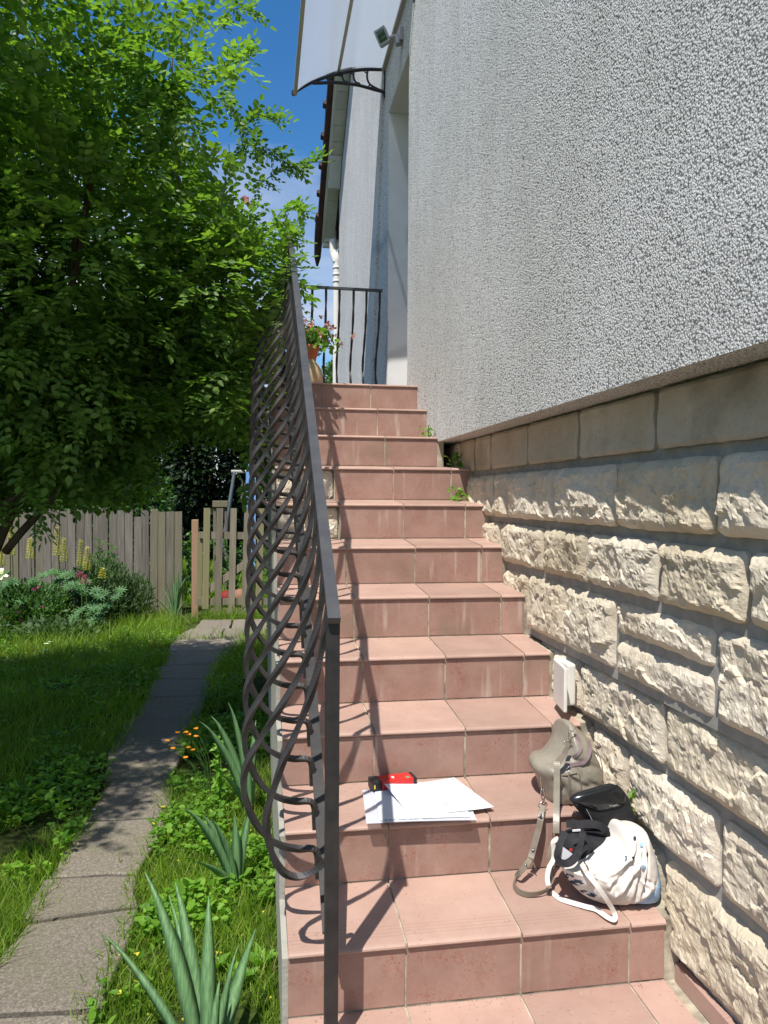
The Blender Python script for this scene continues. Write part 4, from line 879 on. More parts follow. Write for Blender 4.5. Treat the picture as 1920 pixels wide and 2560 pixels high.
for q in ((143, 1318, 6.7, .30, 'tallest pale yellow lupin spike left of centre in the flower bed'), (218, 1368, 6.6, .24, 'bright yellow lupin spike beside the dark shaded fence boards'), (202, 1350, 6.75, .28, 'yellow lupin spike just left of the brightest one'),
          (28, 1320, 6.6, .28, 'pale lupin spike in front of the turquoise posts'), (75, 1345, 6.8, .22, 'fading pale lupin spike between the posts and the tallest lupin'), (256, 1420, 6.4, .11, 'short cream lupin spike farthest right in the bed'), (160, 1345, 6.9, .26, 'yellow lupin spike directly behind the tallest one'), (2, 1345, 6.5, .28, 'pale lupin spike at the left edge of the photo')):
    lupin(*q)
for q in ((212, 1438, 6.3, .09, 'purple pink lupin flower below the bright yellow spike'), (200, 1430, 6.35, .06, 'small magenta lupin flower left of its purple neighbour')): lupin(*q, mat='magenta', base_leaves=False)
def clump(name, c, r, n, ls, w, mat, label, cat, stems=8, up=.6, hgt=None, tpl='leaf'):
    t = thing(name, (c[0], c[1], GZ), label, cat); P, d = ellipsoid_pts(c, r, n, .25); P = P[P[:, 2] > GZ+.01]; k = len(P)
    l = rng.uniform(.6, 1.3, k)*ls; D = norm(P-np.array([c[0], c[1], GZ-.1]))+rdir(k)*.7; bulk('foliage', [foliage(P, D, rdir(k)*.7+np.array([0, -.4, up]), l, l*w, tpl)], M[mat], t)
    g = G()
    for i in range(stems): a = rng.uniform(0, 6.28); q = rng.uniform(.3, .8); g.tube([(c[0]+.05*math.cos(a), c[1]+.05*math.sin(a), GZ), (c[0]+r[0]*q*math.cos(a), c[1]+r[1]*q*math.sin(a), c[2]+r[2]*.7)], .004, 5)
    g.build('stem', M['stem'], t); return t
clump('mugwort_bush', (-1.48, 6.95, .20), (.34, .24, .48), 5200, .055, .26, 'grey_green', 'bushy grey green herb with narrow leaves leaning on the fence', 'herb')
clump('mugwort_bush', (-1.15, 7.05, .12), (.22, .2, .34), 2000, .05, .26, 'grey_green', 'smaller grey green herb between the bushy one and the irises', 'herb')
for u, v, lb in ((248, 1348, 'tall leafy shoot in front of the dark fence boards'), (280, 1362, 'leafy shoot right of the tallest one before the dark boards')):
    tip = at(u, v, Y=7.1); t = thing('tall_weed', (tip.x+.03, 7.1, GZ), lb, 'weed', 'leafy shoots by the fence'); g = G(); g.tube(spline([(tip.x+.03, 7.1, GZ), (tip.x, 7.1, tip.z*.5), tuple(tip)], 5), .005, 5); g.build('stem', M['stem'], t)
    f = np.linspace(.3, 1, 46); P = np.stack([tip.x+.0*f, 7.1+0*f, GZ+(tip.z-GZ)*f], 1); a = f*60; D = np.stack([np.cos(a), np.sin(a)-.2, .35+0*f], 1); bulk('foliage', [foliage(P, D, rdir(46)*.3+np.array([0, -.2, 1.]), .075, .024)], M['mid'], t)
clump('perennial', (-2.75, 6.7, .05), (.45, .35, .36), 3800, .05, .45, 'mid', 'leafy green perennial under the pale lupins at the far left', 'plant')
clump('perennial', (-2.1, 6.55, .08), (.45, .32, .34), 3800, .055, .45, 'mid', 'dark leafy perennial under the tall yellow lupins', 'plant')
clump('perennial', (-2.6, 6.0, -.02), (.5, .28, .24), 3200, .04, .45, 'mid', 'low leafy plant with pink buds at the left edge of the bed', 'plant')
clump('goutweed', (-1.75, 6.15, -.04), (.42, .16, .13), 900, .055, .55, 'whitef' if False else 'grey_green', 'low pale variegated ground elder in front of the dark perennial', 'plant', stems=4)
# pink buds and daisies of the bed: counted flowers
for (u, v), lb in zip(((116, 1609), (127, 1605), (114, 1626)), ('left one of the two white daisies side by side in the lawn', 'right one of the two white daisies side by side in the lawn', 'white daisy closest to the camera of the three in the lawn')):
    p = at(u, v, Z=GZ+.09); t = thing('daisy', (p.x, p.y, GZ), lb, 'daisy', 'daisies in the lawn'); g = G(); g.tube([(p.x, p.y, GZ), tuple(p)], .0015, 5); n = 14; a = np.linspace(0, 6.28, n, endpoint=False)
    g.build('stem', M['stem'], t); bulk('flower', [foliage(np.tile(np.array(list(p)), (n, 1)), np.stack([np.cos(a), np.sin(a), 0*a+.1], 1), np.tile([0, 0, 1.], (n, 1)), .026, .010, 'dia')], M['whitef'], t)
def spots(name, pts, mat, label, cat, ls=.02, n=5):
    t = thing(name, tuple(pts[0]), label, cat); ch = []; g = G()
    for p in pts: bulk('flower', [foliage(np.tile(np.array(list(p)), (n, 1))+rdir(n)*ls*.3, rdir(n), rdir(n), ls, ls*.8, 'round')], M[mat], t); g.tube([tuple(p), (p[0]+.01, p[1]+.03, GZ)], .002, 5)
    g.build('stem', M['stem'], t)
spots('pink_campion', [at(u, v, Y=6.2) for u, v in ((92, 1470), (86, 1474), (50, 1517), (46, 1530), (108, 1518), (52, 1550), (14, 1545))], 'magenta', 'scattered small pink flowers low in the left of the bed', 'flower')
spots('mallow', [at(3, 1438, Y=6.0), at(0, 1434, Y=6.0)], 'whitef', 'pale lilac mallow flower at the left edge of the bed', 'flower', .05)

# ================================================================== GRASS AND WEEDS (nobody could count it)
def on_path(x, y, pad=0.0):
    r = np.zeros(len(x), bool)
    for i in range(len(ROWS)-1):
        y0, a, b = ROWS[i]; y1, c, d = ROWS[i+1]; f = np.clip((y-y0)/(y1-y0), 0, 1); l = a+(c-a)*f+pad; rr = b+(d-b)*f-pad
        r |= (y >= y0) & (y < y1) & (x > l) & (x < rr)
    r |= (x > -.6+pad) & (x < .29) & (y > 5.88+pad) & (y < 7.0-pad); r |= (x > -.62) & (x < -.2) & (y < .05); r |= (y < -.5)
    return r
def lawn(n, power=1.0, x0=-6.5, x1=.262, y0=-.3, y1=7.2):
    d = y0+(y1-y0)*rng.random(n)**power; x = x1-(x1-x0)*rng.random(n)**(1.0); lim = x1-(.9+d*.62+.35)   # keep what the view can reach plus a margin
    x = x1-(x1-np.maximum(lim, x0))*rng.random(n); return x, d
def blades(n, hmin, hmax, wid, power, seedmask=None, y1=7.2, y0=-.3, pad=.035, x1=.262, lean=.55):
    x, y = lawn(n, power, y0=y0, y1=y1, x1=x1); k = ~on_path(x, y, pad)
    k |= (rng.random(len(x)) < .05) & ~on_path(x, y, .09)
    dn = np.array([noise.noise(Vector((a*2.2, b*2.2, 1.5))) for a, b in zip(x, y)]); k &= dn > -.42
    x, y, dn = x[k], y[k], dn[k]; m_ = len(x); P = np.stack([x, y, np.full(m_, GZ-.005)], 1)
    D = np.stack([rng.normal(size=m_)*lean, rng.normal(size=m_)*lean, np.ones(m_)], 1); N = rdir(m_)+np.array([0, -.8, .3]); h = rng.uniform(hmin, hmax, m_)*(1+.6*np.clip(dn, -.5, 1)); return foliage(P, D, N, h, wid*rng.uniform(.7, 1.3, m_), 'blade')
gr = bulk('grass', [blades(60000, .03, .085, .0032, 1.3, y1=3.0), blades(62000, .04, .11, .005, .95, y0=2.5), blades(9000, .12, .24, .006, .5, y0=5.2, y1=7.3), blades(9000, .06, .12, .004, 1.0, x1=.262, y1=3)], M['grass']); tag(gr, 'short uneven lawn grass around the path', 'grass', kind='stuff')
x, y = lawn(16000, 1.0, y0=8.2, y1=15, x1=1.2); P = np.stack([x, y, np.full(len(x), GZ)], 1); fg2 = foliage(P, rdir(len(x))*.5+np.array([0, 0, 1.]), rdir(len(x))+np.array([0, -1., 0]), .14, .014, 'blade')
tag(bulk('meadow_grass', [fg2], M['grass']), 'grass of the neighbouring garden beyond the gate', 'grass', kind='stuff')
def weeds(n, ls, y0, y1, power, thr, x1=.262, cl=3.1):
    x, y = lawn(n, power, y0=y0, y1=y1, x1=x1); k = ~on_path(x, y, .02); x, y = x[k], y[k]
    dn = np.array([noise.noise(Vector((a*cl, b*cl, 7.5)))+.4*noise.noise(Vector((a*11, b*11, 2))) for a, b in zip(x, y)]); k = dn > thr; x, y, dn = x[k], y[k], dn[k]; m_ = len(x)
    P = np.stack([x, y, GZ+.01+rng.uniform(.0, .05, m_)*(1+dn)], 1); D = rdir(m_); D[:, 2] = abs(D[:, 2])*.35; N = rdir(m_)*.55+np.array([0, 0, 1.]); l = ls*rng.uniform(.6, 1.4, m_)
    return foliage(P, D, N, l, l*rng.uniform(.5, .8, m_), 'leaf')
wd = bulk('ground_cover', [weeds(30000, .026, -.3, 3.2, 1.25, -.05), weeds(9000, .040, -.3, 3.2, 1.2, .18), weeds(14000, .032, 3, 7, 1, .12)], M['weed']); tag(wd, 'low leafy weeds and clover growing through the lawn', 'weeds', kind='stuff')
n = 260; x, y = lawn(n, 1.2, y1=3.2); k = ~on_path(x, y, .0); x, y = x[k], y[k]; P = np.stack([x, y, np.full(len(x), GZ+.045)], 1); P6 = np.repeat(P, 5, 0)
yf = bulk('small_flowers', [foliage(P6, rdir(len(P6)), rdir(len(P6))*.4+np.array([0, 0, 1.]), .005, .004, 'round')], M['yellowf']); tag(yf, 'tiny yellow flowers dotted through the grass', 'flowers', kind='stuff')
# broad leaved plants by the stair
for i, (u, v, lb) in enumerate(((600, 2420, 'broad leaved forget me not beside the post foot'), (650, 2380, 'pale broad leaved weed touching the stair flank'), (540, 2390, 'broad leaved weed between the two nearest irises'))):
    p = at(u, v, Z=GZ+.05); t = thing('broadleaf_weed', (p.x, p.y, GZ), lb, 'weed'); n = 12; a = np.linspace(0, 6.28, n)+rng.random(n)*.4
    D = np.stack([np.cos(a), np.sin(a), .5+rng.random(n)*.7], 1); bulk('leaves', [foliage(np.tile([p.x, p.y, GZ+.01], (n, 1)), D, rdir(n)*.3+np.array([0, -.2, 1.]), rng.uniform(.04, .07, n), .024)], M['weed'], t)
# weeds rooted between steps and wall
def stepweed(pts, y, label, tall=None, n=26, ls=.022):
    p0 = Vector(pts); t = thing('wall_weed', tuple(p0), label, 'weed', 'weeds rooted where the steps meet the wall'); g = G(); ch = []
    if tall:
        q = spline([p0]+[at(*u, Y=y) for u in tall], 6); g.tube(q, .0017, 5); P = np.array([list(p) for p in q[2:]]*2); ch.append(foliage(P, rdir(len(P))+np.array([0, 0, .3]), rdir(len(P))*.4+np.array([0, -.5, 1.]), .022, .009))
    else: g.tube([p0, p0+Vector((0, -.01, .05))], .002, 5)
    P = np.tile(np.array(list(p0)), (n, 1))+rng.normal(size=(n, 3))*np.array([.025, .012, .02])+np.array([0, 0, .03]); ch.append(foliage(P, rdir(n), rdir(n)*.5+np.array([0, -.6, .8]), rng.uniform(.6, 1.4, n)*ls, ls*.75)); bulk('foliage', ch, M['weed'], t); g.build('stem', M['stem'], t)
stepweed((1.150, Y(9)+.05, Z(9)+.005), Y(9)+.05, 'thin tall weed standing against the plaster near the upper steps', [(1100, 1060), (1102, 990), (1091, 938)], 14)
stepweed((1.12, Y(9)+.03, Z(9)+.005), Y(9)+.03, 'small bright green weed left of the thin tall one', None, 20, .02)
stepweed((1.20, Y(7)+.22, Z(7)+.02), Y(7)+.2, 'low green weed in the shadowed corner of the seventh step', None, 30, .026)
stepweed((1.245, Y(8)+.16, Z(8)+.02), Y(8)+.2, 'dark ivy like weed in the deep corner below the plaster edge', None, 34, .03)
stepweed((1.262, .50, .20), .5, 'thin grass tuft rising behind the black case along the stone wall', [(1578, 2000), (1600, 1950), (1627, 1885)], 3, .01)
#@@PART4
# ================================================================== PAPERS AND METER ON THE SECOND STEP
z2 = Z(2)+.0145
def flat_sheet(g, q, nx=10, ny=6, th=.0006, curl=None, z=0):
    """q: four corner points; curl(u,v) adds height"""
    a, b, c, d = [Vector(p) for p in q]; vs = []
    for s in (0, 1):
        for i in range(nx+1):
            for j in range(ny+1):
                u, v = i/nx, j/ny; p = (a.lerp(b, u)).lerp(d.lerp(c, u), v); vs.append((p.x, p.y, p.z+(curl(u, v) if curl else 0)-(th if s else 0)))
    m_ = ny+1; o = (nx+1)*m_; fs = [(i*m_+j, (i+1)*m_+j, (i+1)*m_+j+1, i*m_+j+1) for i in range(nx) for j in range(ny)]; f2 = [tuple(o+k for k in reversed(f)) for f in fs]
    edge = [(i*m_, o+i*m_, o+(i+1)*m_, (i+1)*m_) for i in range(nx)]+[((i+1)*m_+ny, o+(i+1)*m_+ny, o+i*m_+ny, i*m_+ny) for i in range(nx)]
    edge += [(j+1, o+j+1, o+j, j) for j in range(ny)]+[(nx*m_+j, o+nx*m_+j, o+nx*m_+j+1, nx*m_+j+1) for j in range(ny)]
    g.add(vs, fs+f2+edge)
def pz(u, v, z): return at(u, v, Z=z)
zt = lambda y: Z(2)+(y-Y(2))*s_/g_+.001
def on2(u, v, dz=0):                                        # point of the sight line on the sloping tread of step 2
    z = Z(2)+.01
    for _ in range(4): p = at(u, v, Z=z); z = Z(2)+max(0, (p.y-Y(2)))*s_/g_+.002+dz
    p.z = z; return p
q = [on2(906, 1977), on2(1140, 1960), on2(1192, 2050), on2(918, 2059)]
# keep a true rectangle: A4 sleeve projecting over the nosing
A = on2(906, 1977); B_ = at(916, 2059, Y=.512); X1 = at(1192, 2050, Y=.512)
dirv = (X1-B_); dirv.z = 0; sideL = dirv.length
g = G(); back = Vector((-dirv.y, dirv.x, 0)).normalized()*.215; B0 = B_.copy(); B0.z = zt(.80); zz = Z(2)+.0135
back = Vector((A.x-B_.x, A.y-B_.y, 0)); C0 = [B_, X1, Vector((X1.x+back.x, X1.y+back.y, A.z+.001)), A+Vector((0, 0, .001))]
flat_sheet(g, C0, curl=lambda u, v: .002*math.sin(3*u)+.001*v); tag(g.build('plastic_sleeve', M['sleeve'], smooth=False), 'clear plastic sleeve overhanging the step nosing under the white sheets', 'plastic sleeve')
g = G(); C1 = [c+Vector((0, 0, .0022)) for c in (C0[0].lerp(C0[1], .12)+back*.04, C0[1]+back*.06-dirv*.05, C0[2]-back*.1-dirv*.05, C0[3].lerp(C0[2], .12)-back*.05)]
flat_sheet(g, C1, curl=lambda u, v: .002*math.sin(3*u)+.001*v+.001); tag(g.build('paper_sheet', M['paper']), 'white sheet lying inside the clear sleeve', 'paper')
g = G(); P1 = [at(1032, 2051, Y=.535), on2(1235, 2018, .014), on2(1135, 1948, .010), on2(958, 1970, .012)]
flat_sheet(g, P1, 16, 10, curl=lambda u, v: .004+.010*(1-u)**2*(v)+.003*math.sin(5*u+2*v)); sh = thing('paper_sheet', tuple(P1[0]), 'top white sheet turned askew with faint printed lines', 'paper'); g.build('sheet', M['paper'], sh)
g = G(); a, b, c, d = [Vector(p) for p in P1]
for (u0, v0, u1, v1) in ((.25, .2, .25, .75), (.25, .75, .6, .8), (.45, .25, .8, .3), (.7, .3, .72, .7), (.35, .5, .6, .52), (.5, .15, .55, .45)):
    for k in range(8):
        f0, f1 = k/8, (k+.8)/8; pts = []
        for f in (f0, f1):
            u, v = u0+(u1-u0)*f, v0+(v1-v0)*f; p = (a.lerp(b, u)).lerp(d.lerp(c, u), v); p.z += .004+.010*(1-u)**2*v+.003*math.sin(5*u+2*v)+.0007; pts.append(p)
        g.ribbon(pts, .0009, .0003, (0, 1, 0) if abs(u1-u0) > abs(v1-v0) else (1, 0, 0))
g.build('print', M['ink'], sh)
LB = thing('paper_label', tuple(on2(960, 2048)), 'narrow printed white label along the lower edge of the sleeve', 'label')
l0, l1 = C0[0].lerp(C0[1], .14), C0[0].lerp(C0[1], .50); up_ = back*.07; g = G(); dz = Vector((0, 0, .0032)); flat_sheet(g, [l0+dz, l1+dz, l1+up_+dz, l0+up_+dz], 4, 2); g.build('strip', M['paper'], LB)
g = G()
for k in range(26):
    f = .04+k*.035
    if k in (9, 10, 17): continue
    p = l0.lerp(l1, f)+up_*.35+Vector((0, 0, .0046)); g.box(p.x, p.x+.0022, p.y, p.y+.004+.002*(k % 3), p.z, p.z+.0003)
g.build('print', M['ink'], LB)
# red laser meter
RM = thing('laser_meter', tuple(on2(985, 1970)), 'red and black laser distance meter lying on the papers', 'measuring tool')
ca, cb = on2(932, 1981, .006), on2(1040, 1967, .006); ax = (cb-ca); ax.z = 0; LNG = ax.length; axn = ax.normalized(); bk = Vector((-axn.y, axn.x, 0))
def mb(g, a0, a1, b0, b1, z0, z1, bev=.003):
    t_ = G(); t_.box(a0, a1, b0, b1, z0, z1, bev=bev); g.add([ca+axn*v[0]+bk*v[1]+Vector((0, 0, v[2])) for v in t_.v], t_.f)
g = G(); mb(g, .030, LNG-.006, 0, .055, 0, .030, .004); g.build('body', M['red'], RM)
g = G(); mb(g, 0, .031, -.001, .056, -.0005, .031, .005); g.build('front_cap', M['blackpl'], RM)
g = G(); mb(g, LNG-.008, LNG+.004, -.001, .056, -.0005, .0305, .004); g.build('rear_cap', M['blackpl'], RM)
g = G(); mb(g, LNG-.030, LNG-.017, .006, .020, .0295, .0312, .0005); g.build('display', simple('lcd_green', (.22, .28, .14), None, rough=.2), RM)
for k in range(3): g = G(); mb(g, .055+k*.014, .063+k*.014, .018, .030, .0295, .0320, .0008); g.build('button', M['white'] if k == 1 else M['red'], RM)
g = G(); mb(g, .004, .008, -.0025, .002, .010, .022, .0004); g.build('emitter', simple('yellow_mark', (.7, .55, .05)), RM)

# ================================================================== BAGS
def outline_interp(O, n):
    O = [Vector((p[0], p[1], 0)) for p in O]; q = spline(O+[O[0]], 8)[:-1]; L_ = [0]; q2 = q+[q[0]]
    for i in range(len(q)): L_.append(L_[-1]+(q2[i+1]-q2[i]).length)
    out = []; j = 0
    for i in range(n):
        t = L_[-1]*i/n
        while L_[j+1] < t: j += 1
        out.append(q2[j].lerp(q2[j+1], (t-L_[j])/max(1e-9, L_[j+1]-L_[j])))
    return out
class Pillow:
    """closed cloth body from a side outline (x, z), bulging by df to the front and db to the back"""
    def __init__(s, O, yc, df, db, zmin=None, fold=None, n=96, m=26, lean=0, ymax=None):
        s.O = outline_interp(O, n); s.c = Vector((sum(p.x for p in s.O)/n, sum(p.y for p in s.O)/n, 0)); s.yc, s.df, s.db, s.fold, s.lean, s.zmin, s.ymax = yc, df, db, fold, lean, zmin, ymax
        s.n, s.m = n, m
    def front(s, x, z, lift=0):
        """front surface y at x,z"""
        v = Vector((x, z, 0))-s.c; a = math.atan2(v.y, v.x); best = None
        for i in range(s.n):
            p = s.O[i]-s.c; b = math.atan2(p.y, p.x); d = abs((b-a+math.pi) % (2*math.pi)-math.pi)
            if best is None or d < best[0]: best = (d, p.length)
        r = min(.985, v.length/best[1]); y = s.yc-s.df*(1-r**2.6)**.5+s.lean*(z-s.c.y)-(s.fold(x, z, r) if s.fold else 0)-lift
        return y
    def mesh(s):
        g = G(); vs = []
        for side, dep in ((-1, s.df), (1, s.db)):
            for k in range(s.m+1):
                r = k/s.m
                for i in range(s.n):
                    p = s.c+(s.O[i]-s.c)*r; h = dep*(max(0, 1-r**2.6))**.5; y = s.yc+side*h+s.lean*(p.y-s.c.y)
                    if s.fold and side < 0: y -= s.fold(p.x, p.y, r)
                    z = p.y
                    if s.zmin is not None: z = max(z, s.zmin)
                    if s.ymax is not None: y = min(y, s.ymax)
                    vs.append((p.x, y, z))
        n, m = s.n, s.m; o = (m+1)*n
        f1 = [(k*n+i, (k+1)*n+i, (k+1)*n+(i+1) % n, k*n+(i+1) % n) for k in range(m) for i in range(n)]
        f2 = [tuple(o+j for j in reversed(f)) for f in f1]
        g.add(vs, f1+f2); return g
def pix2xz(L, f, yy): out = []; [out.append((lambda p: (p.x, p.z))(at(*f(*q), Y=yy))) for q in L]; return out
z6h = lambda a, b: (1300+a/6.32, 1750+b/6.32)
ZT_ = lambda a, b: (1300+a/4.1475, 1900+b/4.1475)
# -- handbag
HBG = thing('handbag', (1.19, .70, Z(2)), 'slouchy taupe leather handbag with purple zips leaning on the third riser', 'handbag')
YB = .66
oh = pix2xz([(760, 372), (850, 375), (960, 480), (1050, 560), (1130, 700), (1230, 900), (1305, 1090), (1325, 1280), (1290, 1440), (1180, 1620), (1000, 1720), (820, 1750), (640, 1745), (520, 1720), (430, 1600), (395, 1450), (340, 1290), (250, 1130), (262, 1030), (340, 975), (470, 950), (560, 870), (640, 760), (700, 640), (735, 500)], z6h, YB-.03)
def hfold(x, z, r):
    q = Vector((x*1.0, z*.55, 4)); k = (1-r)**.3 if r < 1 else 0
    return k*(-.007*max(0, 1-abs(noise.noise(Vector((x*11+z*9, z*7, 3))))*7)+.012*noise.noise(q*17)+.0035*noise.noise(Vector((x*50+z*30, z*22, 1)))+.0009*noise.noise(Vector((x*120, z*90, 6))))
hb_ = Pillow(oh, YB, .095, .13, zmin=Z(2)+.006, fold=hfold, ymax=Y(3)-.004); ho = hb_.mesh().build('body', M['taupe'], HBG, True)
def onfront(B, f, yy, L, lift=.004):
    out = []
    for q in L:
        y = yy
        for _ in range(4): p = at(*f(*q), Y=y); y = B.front(p.x, p.z, lift)
        out.append(at(*f(*q), Y=y))
    return out
VIEW = lambda p: (Vector(p)-CAM).normalized()
def strap(name, P, w, th, mt, par, n=5, nrm=None):
    q = spline(P, n); k = len(q); sd = []
    for i, p in enumerate(q):
        t = (q[min(i+1, k-1)]-q[max(i-1, 0)]).normalized(); v = VIEW(p) if nrm is None else Vector(nrm); sd.append(t.cross(v).normalized())
    g = G(); g.ribbon(q, w, th, sd); return g.build(name, M[mt], par, False)
strap('zip_tape', onfront(hb_, z6h, YB, [(1085, 655), (1110, 760), (1075, 900), (1000, 990), (900, 1010), (800, 1035), (760, 1090)], .003), .011, .002, 'plum', HBG)
strap('zip_tape', onfront(hb_, z6h, YB, [(870, 540), (945, 660), (960, 780), (900, 870), (790, 930)], .003), .009, .002, 'plum', HBG)
for L_ in ([(660, 1190), (670, 1400), (680, 1700)], [(930, 1150), (960, 1300), (985, 1500)], [(655, 1190), (760, 1180), (900, 1150)], [(1200, 780), (1280, 960), (1310, 1200), (1275, 1430)]):
    g = G(); g.tube(spline(onfront(hb_, z6h, YB, L_, .0022), 6), .0016, 5); g.build('piping', M['taupe_strap'], HBG, True)
strap('zip_pull', onfront(hb_, z6h, YB, [(775, 1190), (782, 1400), (795, 1560)], .005), .0065, .003, 'taupe_strap', HBG)
g = G(); c = onfront(hb_, z6h, YB, [(770, 1085)], .006)[0]; g.torus(c, .006, .0015, ax=(0, 1, .3)); g.tube([c, onfront(hb_, z6h, YB, [(776, 1185)], .006)[0]], .0022, 6); g.build('zipper', M['chrome'], HBG, True)
c = onfront(hb_, z6h, YB, [(440, 1010)], .006)[0]; g = G(); g.torus(c, .007, .0016, ax=(0, 1, .3)); g.tube([c, onfront(hb_, z6h, YB, [(415, 1100)], .006)[0]], .003, 6); g.build('ring', M['chrome'], HBG, True)
# metal hardware at the top
def loopz(L, r, name='clip', yy=YB-.07):
    g = G(); g.tube(spline([at(*z6h(*q), Y=yy) for q in L], 5), r, 6); return g.build(name, M['chrome'], HBG, True)
loopz([(755, 400), (765, 470), (785, 490)], .0016); loopz([(840, 400), (870, 450), (835, 500), (800, 480)], .0018)
loopz([(785, 500), (778, 560), (775, 640)], .0035); loopz([(700, 700), (700, 665), (760, 655), (820, 670), (830, 730)], .0022, 'ring'); loopz([(830, 700), (850, 770), (835, 825)], .0016, 'ring')
yS = YB-.09
strap('strap_tab', [at(*z6h(*q), Y=yS) for q in ((765, 680), (745, 740), (735, 790))], .0125, .004, 'taupe_strap', HBG)
strap('shoulder_strap', [at(*z6h(*q), Y=yS-.01) for q in ((735, 780), (700, 860), (640, 930), (600, 985), (582, 1000))], .0165, .003, 'taupe_strap', HBG)
yv = [.56, .55, .545, .537, .525, .505, .50]
strap('shoulder_strap', [at(*z6h(*q), Y=y) for q, y in zip(((582, 975), (583, 1040), (582, 1250), (578, 1500), (575, 1750), (572, 1960), (572, 2100)), yv)], .0178, .0035, 'taupe', HBG)
g = G(); g.tube([at(*z6h(*q), Y=.50) for q in ((508, 2100), (512, 2170), (650, 2170), (648, 2090))], .0016, 6); g.build('buckle', M['chrome'], HBG)
# hanging side: clip, ring and looped strap that lies on the first tread
loopz([(345, 1400), (330, 1480), (345, 1560), (372, 1620)], .0022, 'clip', .60); loopz([(372, 1410), (392, 1480), (385, 1560), (372, 1640)], .0022, 'clip', .60); loopz([(330, 1230), (335, 1330), (350, 1400)], .0016, 'clip', .61)
g = G(); c = at(*z6h(358, 1662), Y=.565); g.torus(c, .0105, .0016, ax=(0, 1, .2), sx=1.25); g.build('ring', M['chrome'], HBG, True)
z5h = lambda a, b: (1200+a/3.19, 1750+b/3.19)
strap('shoulder_strap', [at(*z5h(*q), Y=y) for q, y in zip(((500, 855), (485, 940), (465, 1040), (440, 1130), (418, 1210), (405, 1260)), (.560, .527, .522, .517, .512, .505))], .0175, .0035, 'taupe_strap', HBG)
strap('strap_tab', [at(*z5h(*q), Y=y) for q, y in zip(((501, 850), (492, 890), (483, 935)), (.560, .535, .524))], .0145, .003, 'taupe', HBG)
g = G(); 
for q, y in (((484, 912), .520), ((423, 1193), .508), ((365, 1318), .49)): g.lathe([(.0001, -.002), (.0035, -.0015), (.004, .0015), (.0001, .002)], at(*z5h(*q), Y=y), 10, ax=tuple(-VIEW(at(*z5h(*q), Y=y))))
g.build('rivets', M['chrome'], HBG, True)
g = G(); g.tube([at(*z5h(*q), Y=.505) for q in ((362, 1262), (425, 1290), (438, 1325), (445, 1350))], .0018, 6); g.build('buckle', M['chrome'], HBG)
def g1(u, v, dz=0): p = at(*z5h(u, v), Z=Z(1)+.012+dz); return p
loopP = [at(*z5h(398, 1270), Y=.50), at(*z5h(365, 1318), Y=.49), at(*z5h(325, 1370), Y=.475), g1(285, 1415, .015), g1(272, 1470, .010), g1(300, 1520, .008), g1(370, 1548, .008), g1(450, 1545, .010), g1(520, 1522, .014), g1(560, 1485, .02), at(*z5h(572, 1430), Y=.44), at(*z5h(568, 1340), Y=.455), at(*z5h(556, 1240), Y=.47), at(*z5h(575, 1150), Y=.49), at(*z5h(600, 1095), Y=.50)]
q = spline(loopP, 5); k = len(q); sd = []
for i, p in enumerate(q):
    t = (q[min(i+1, k-1)]-q[max(i-1, 0)]).normalized(); f = i/k
    tgt = Vector((0, 0, 1)) if .12 < f < .62 else t.cross(VIEW(p)).normalized()
    v = t.cross(VIEW(p)).normalized(); wv = Vector((.2, -.3, 1)).normalized(); a = 0 if f < .12 else 1; m_ = min(1, max(0, (f-.08)/.15)); v = v if v.dot(wv) > 0 or m_ == 0 else -v
    sd.append((v*(1-m_)+wv*m_) if f < .62 else (wv*(1-min(1, (f-.62)/.1))+Vector((.25, -.9, .1))*min(1, (f-.62)/.1)))
g = G(); g.ribbon(q, .0155, .0032, sd); g.build('shoulder_strap', M['taupe_strap'], HBG)
# -- black case
CS = thing('camera_case', (1.2, .50, Z(1)), 'small black case with glossy leather flap standing on end behind the white tote bag', 'camera case')
zc3 = lambda a, b: (1420+a/8.295, 1950+b/8.295)
YC = .475
ob_ = pix2xz([(90, 470), (130, 540), (260, 700), (420, 900), (560, 1080), (830, 1060), (1080, 990), (1260, 920), (1370, 840), (1370, 740), (1300, 580), (1240, 440), (1180, 260), (1060, 140), (900, 140), (600, 230), (300, 320), (140, 400)], zc3, YC)
bcs = Pillow(ob_, YC, .042, .05, fold=lambda x, z, r: .001*noise.noise(Vector((x*60, z*60, 0))), ymax=Y(2)+.04, m=16)
def boxy(B, p=7):
    B_f = B.front
    g = G(); vs = []
    for side, dep in ((-1, B.df), (1, B.db)):
        for k in range(B.m+1):
            r = k/B.m
            for i in range(B.n):
                q = B.c+(B.O[i]-B.c)*r; vs.append((q.x, B.yc+side*dep*(max(0, 1-r**p))**.5, q.y))
    n, m = B.n, B.m; o = (m+1)*n; f1 = [(k*n+i, (k+1)*n+i, (k+1)*n+(i+1) % n, k*n+(i+1) % n) for k in range(m) for i in range(n)]; g.add(vs, f1+[tuple(o+j for j in reversed(f)) for f in f1]); return g
boxy(bcs, 9).build('body', M['black'], CS, True)
of = pix2xz([(88, 470), (330, 570), (600, 650), (900, 600), (1150, 540), (1215, 430), (1170, 250), (1060, 125), (960, 115), (600, 215), (250, 320), (110, 410)], zc3, YC-.044)
fl = Pillow(of, YC-.040, .012, .004, n=80, m=14); boxy(fl, 2.4).build('flap', M['gloss'], CS, True)
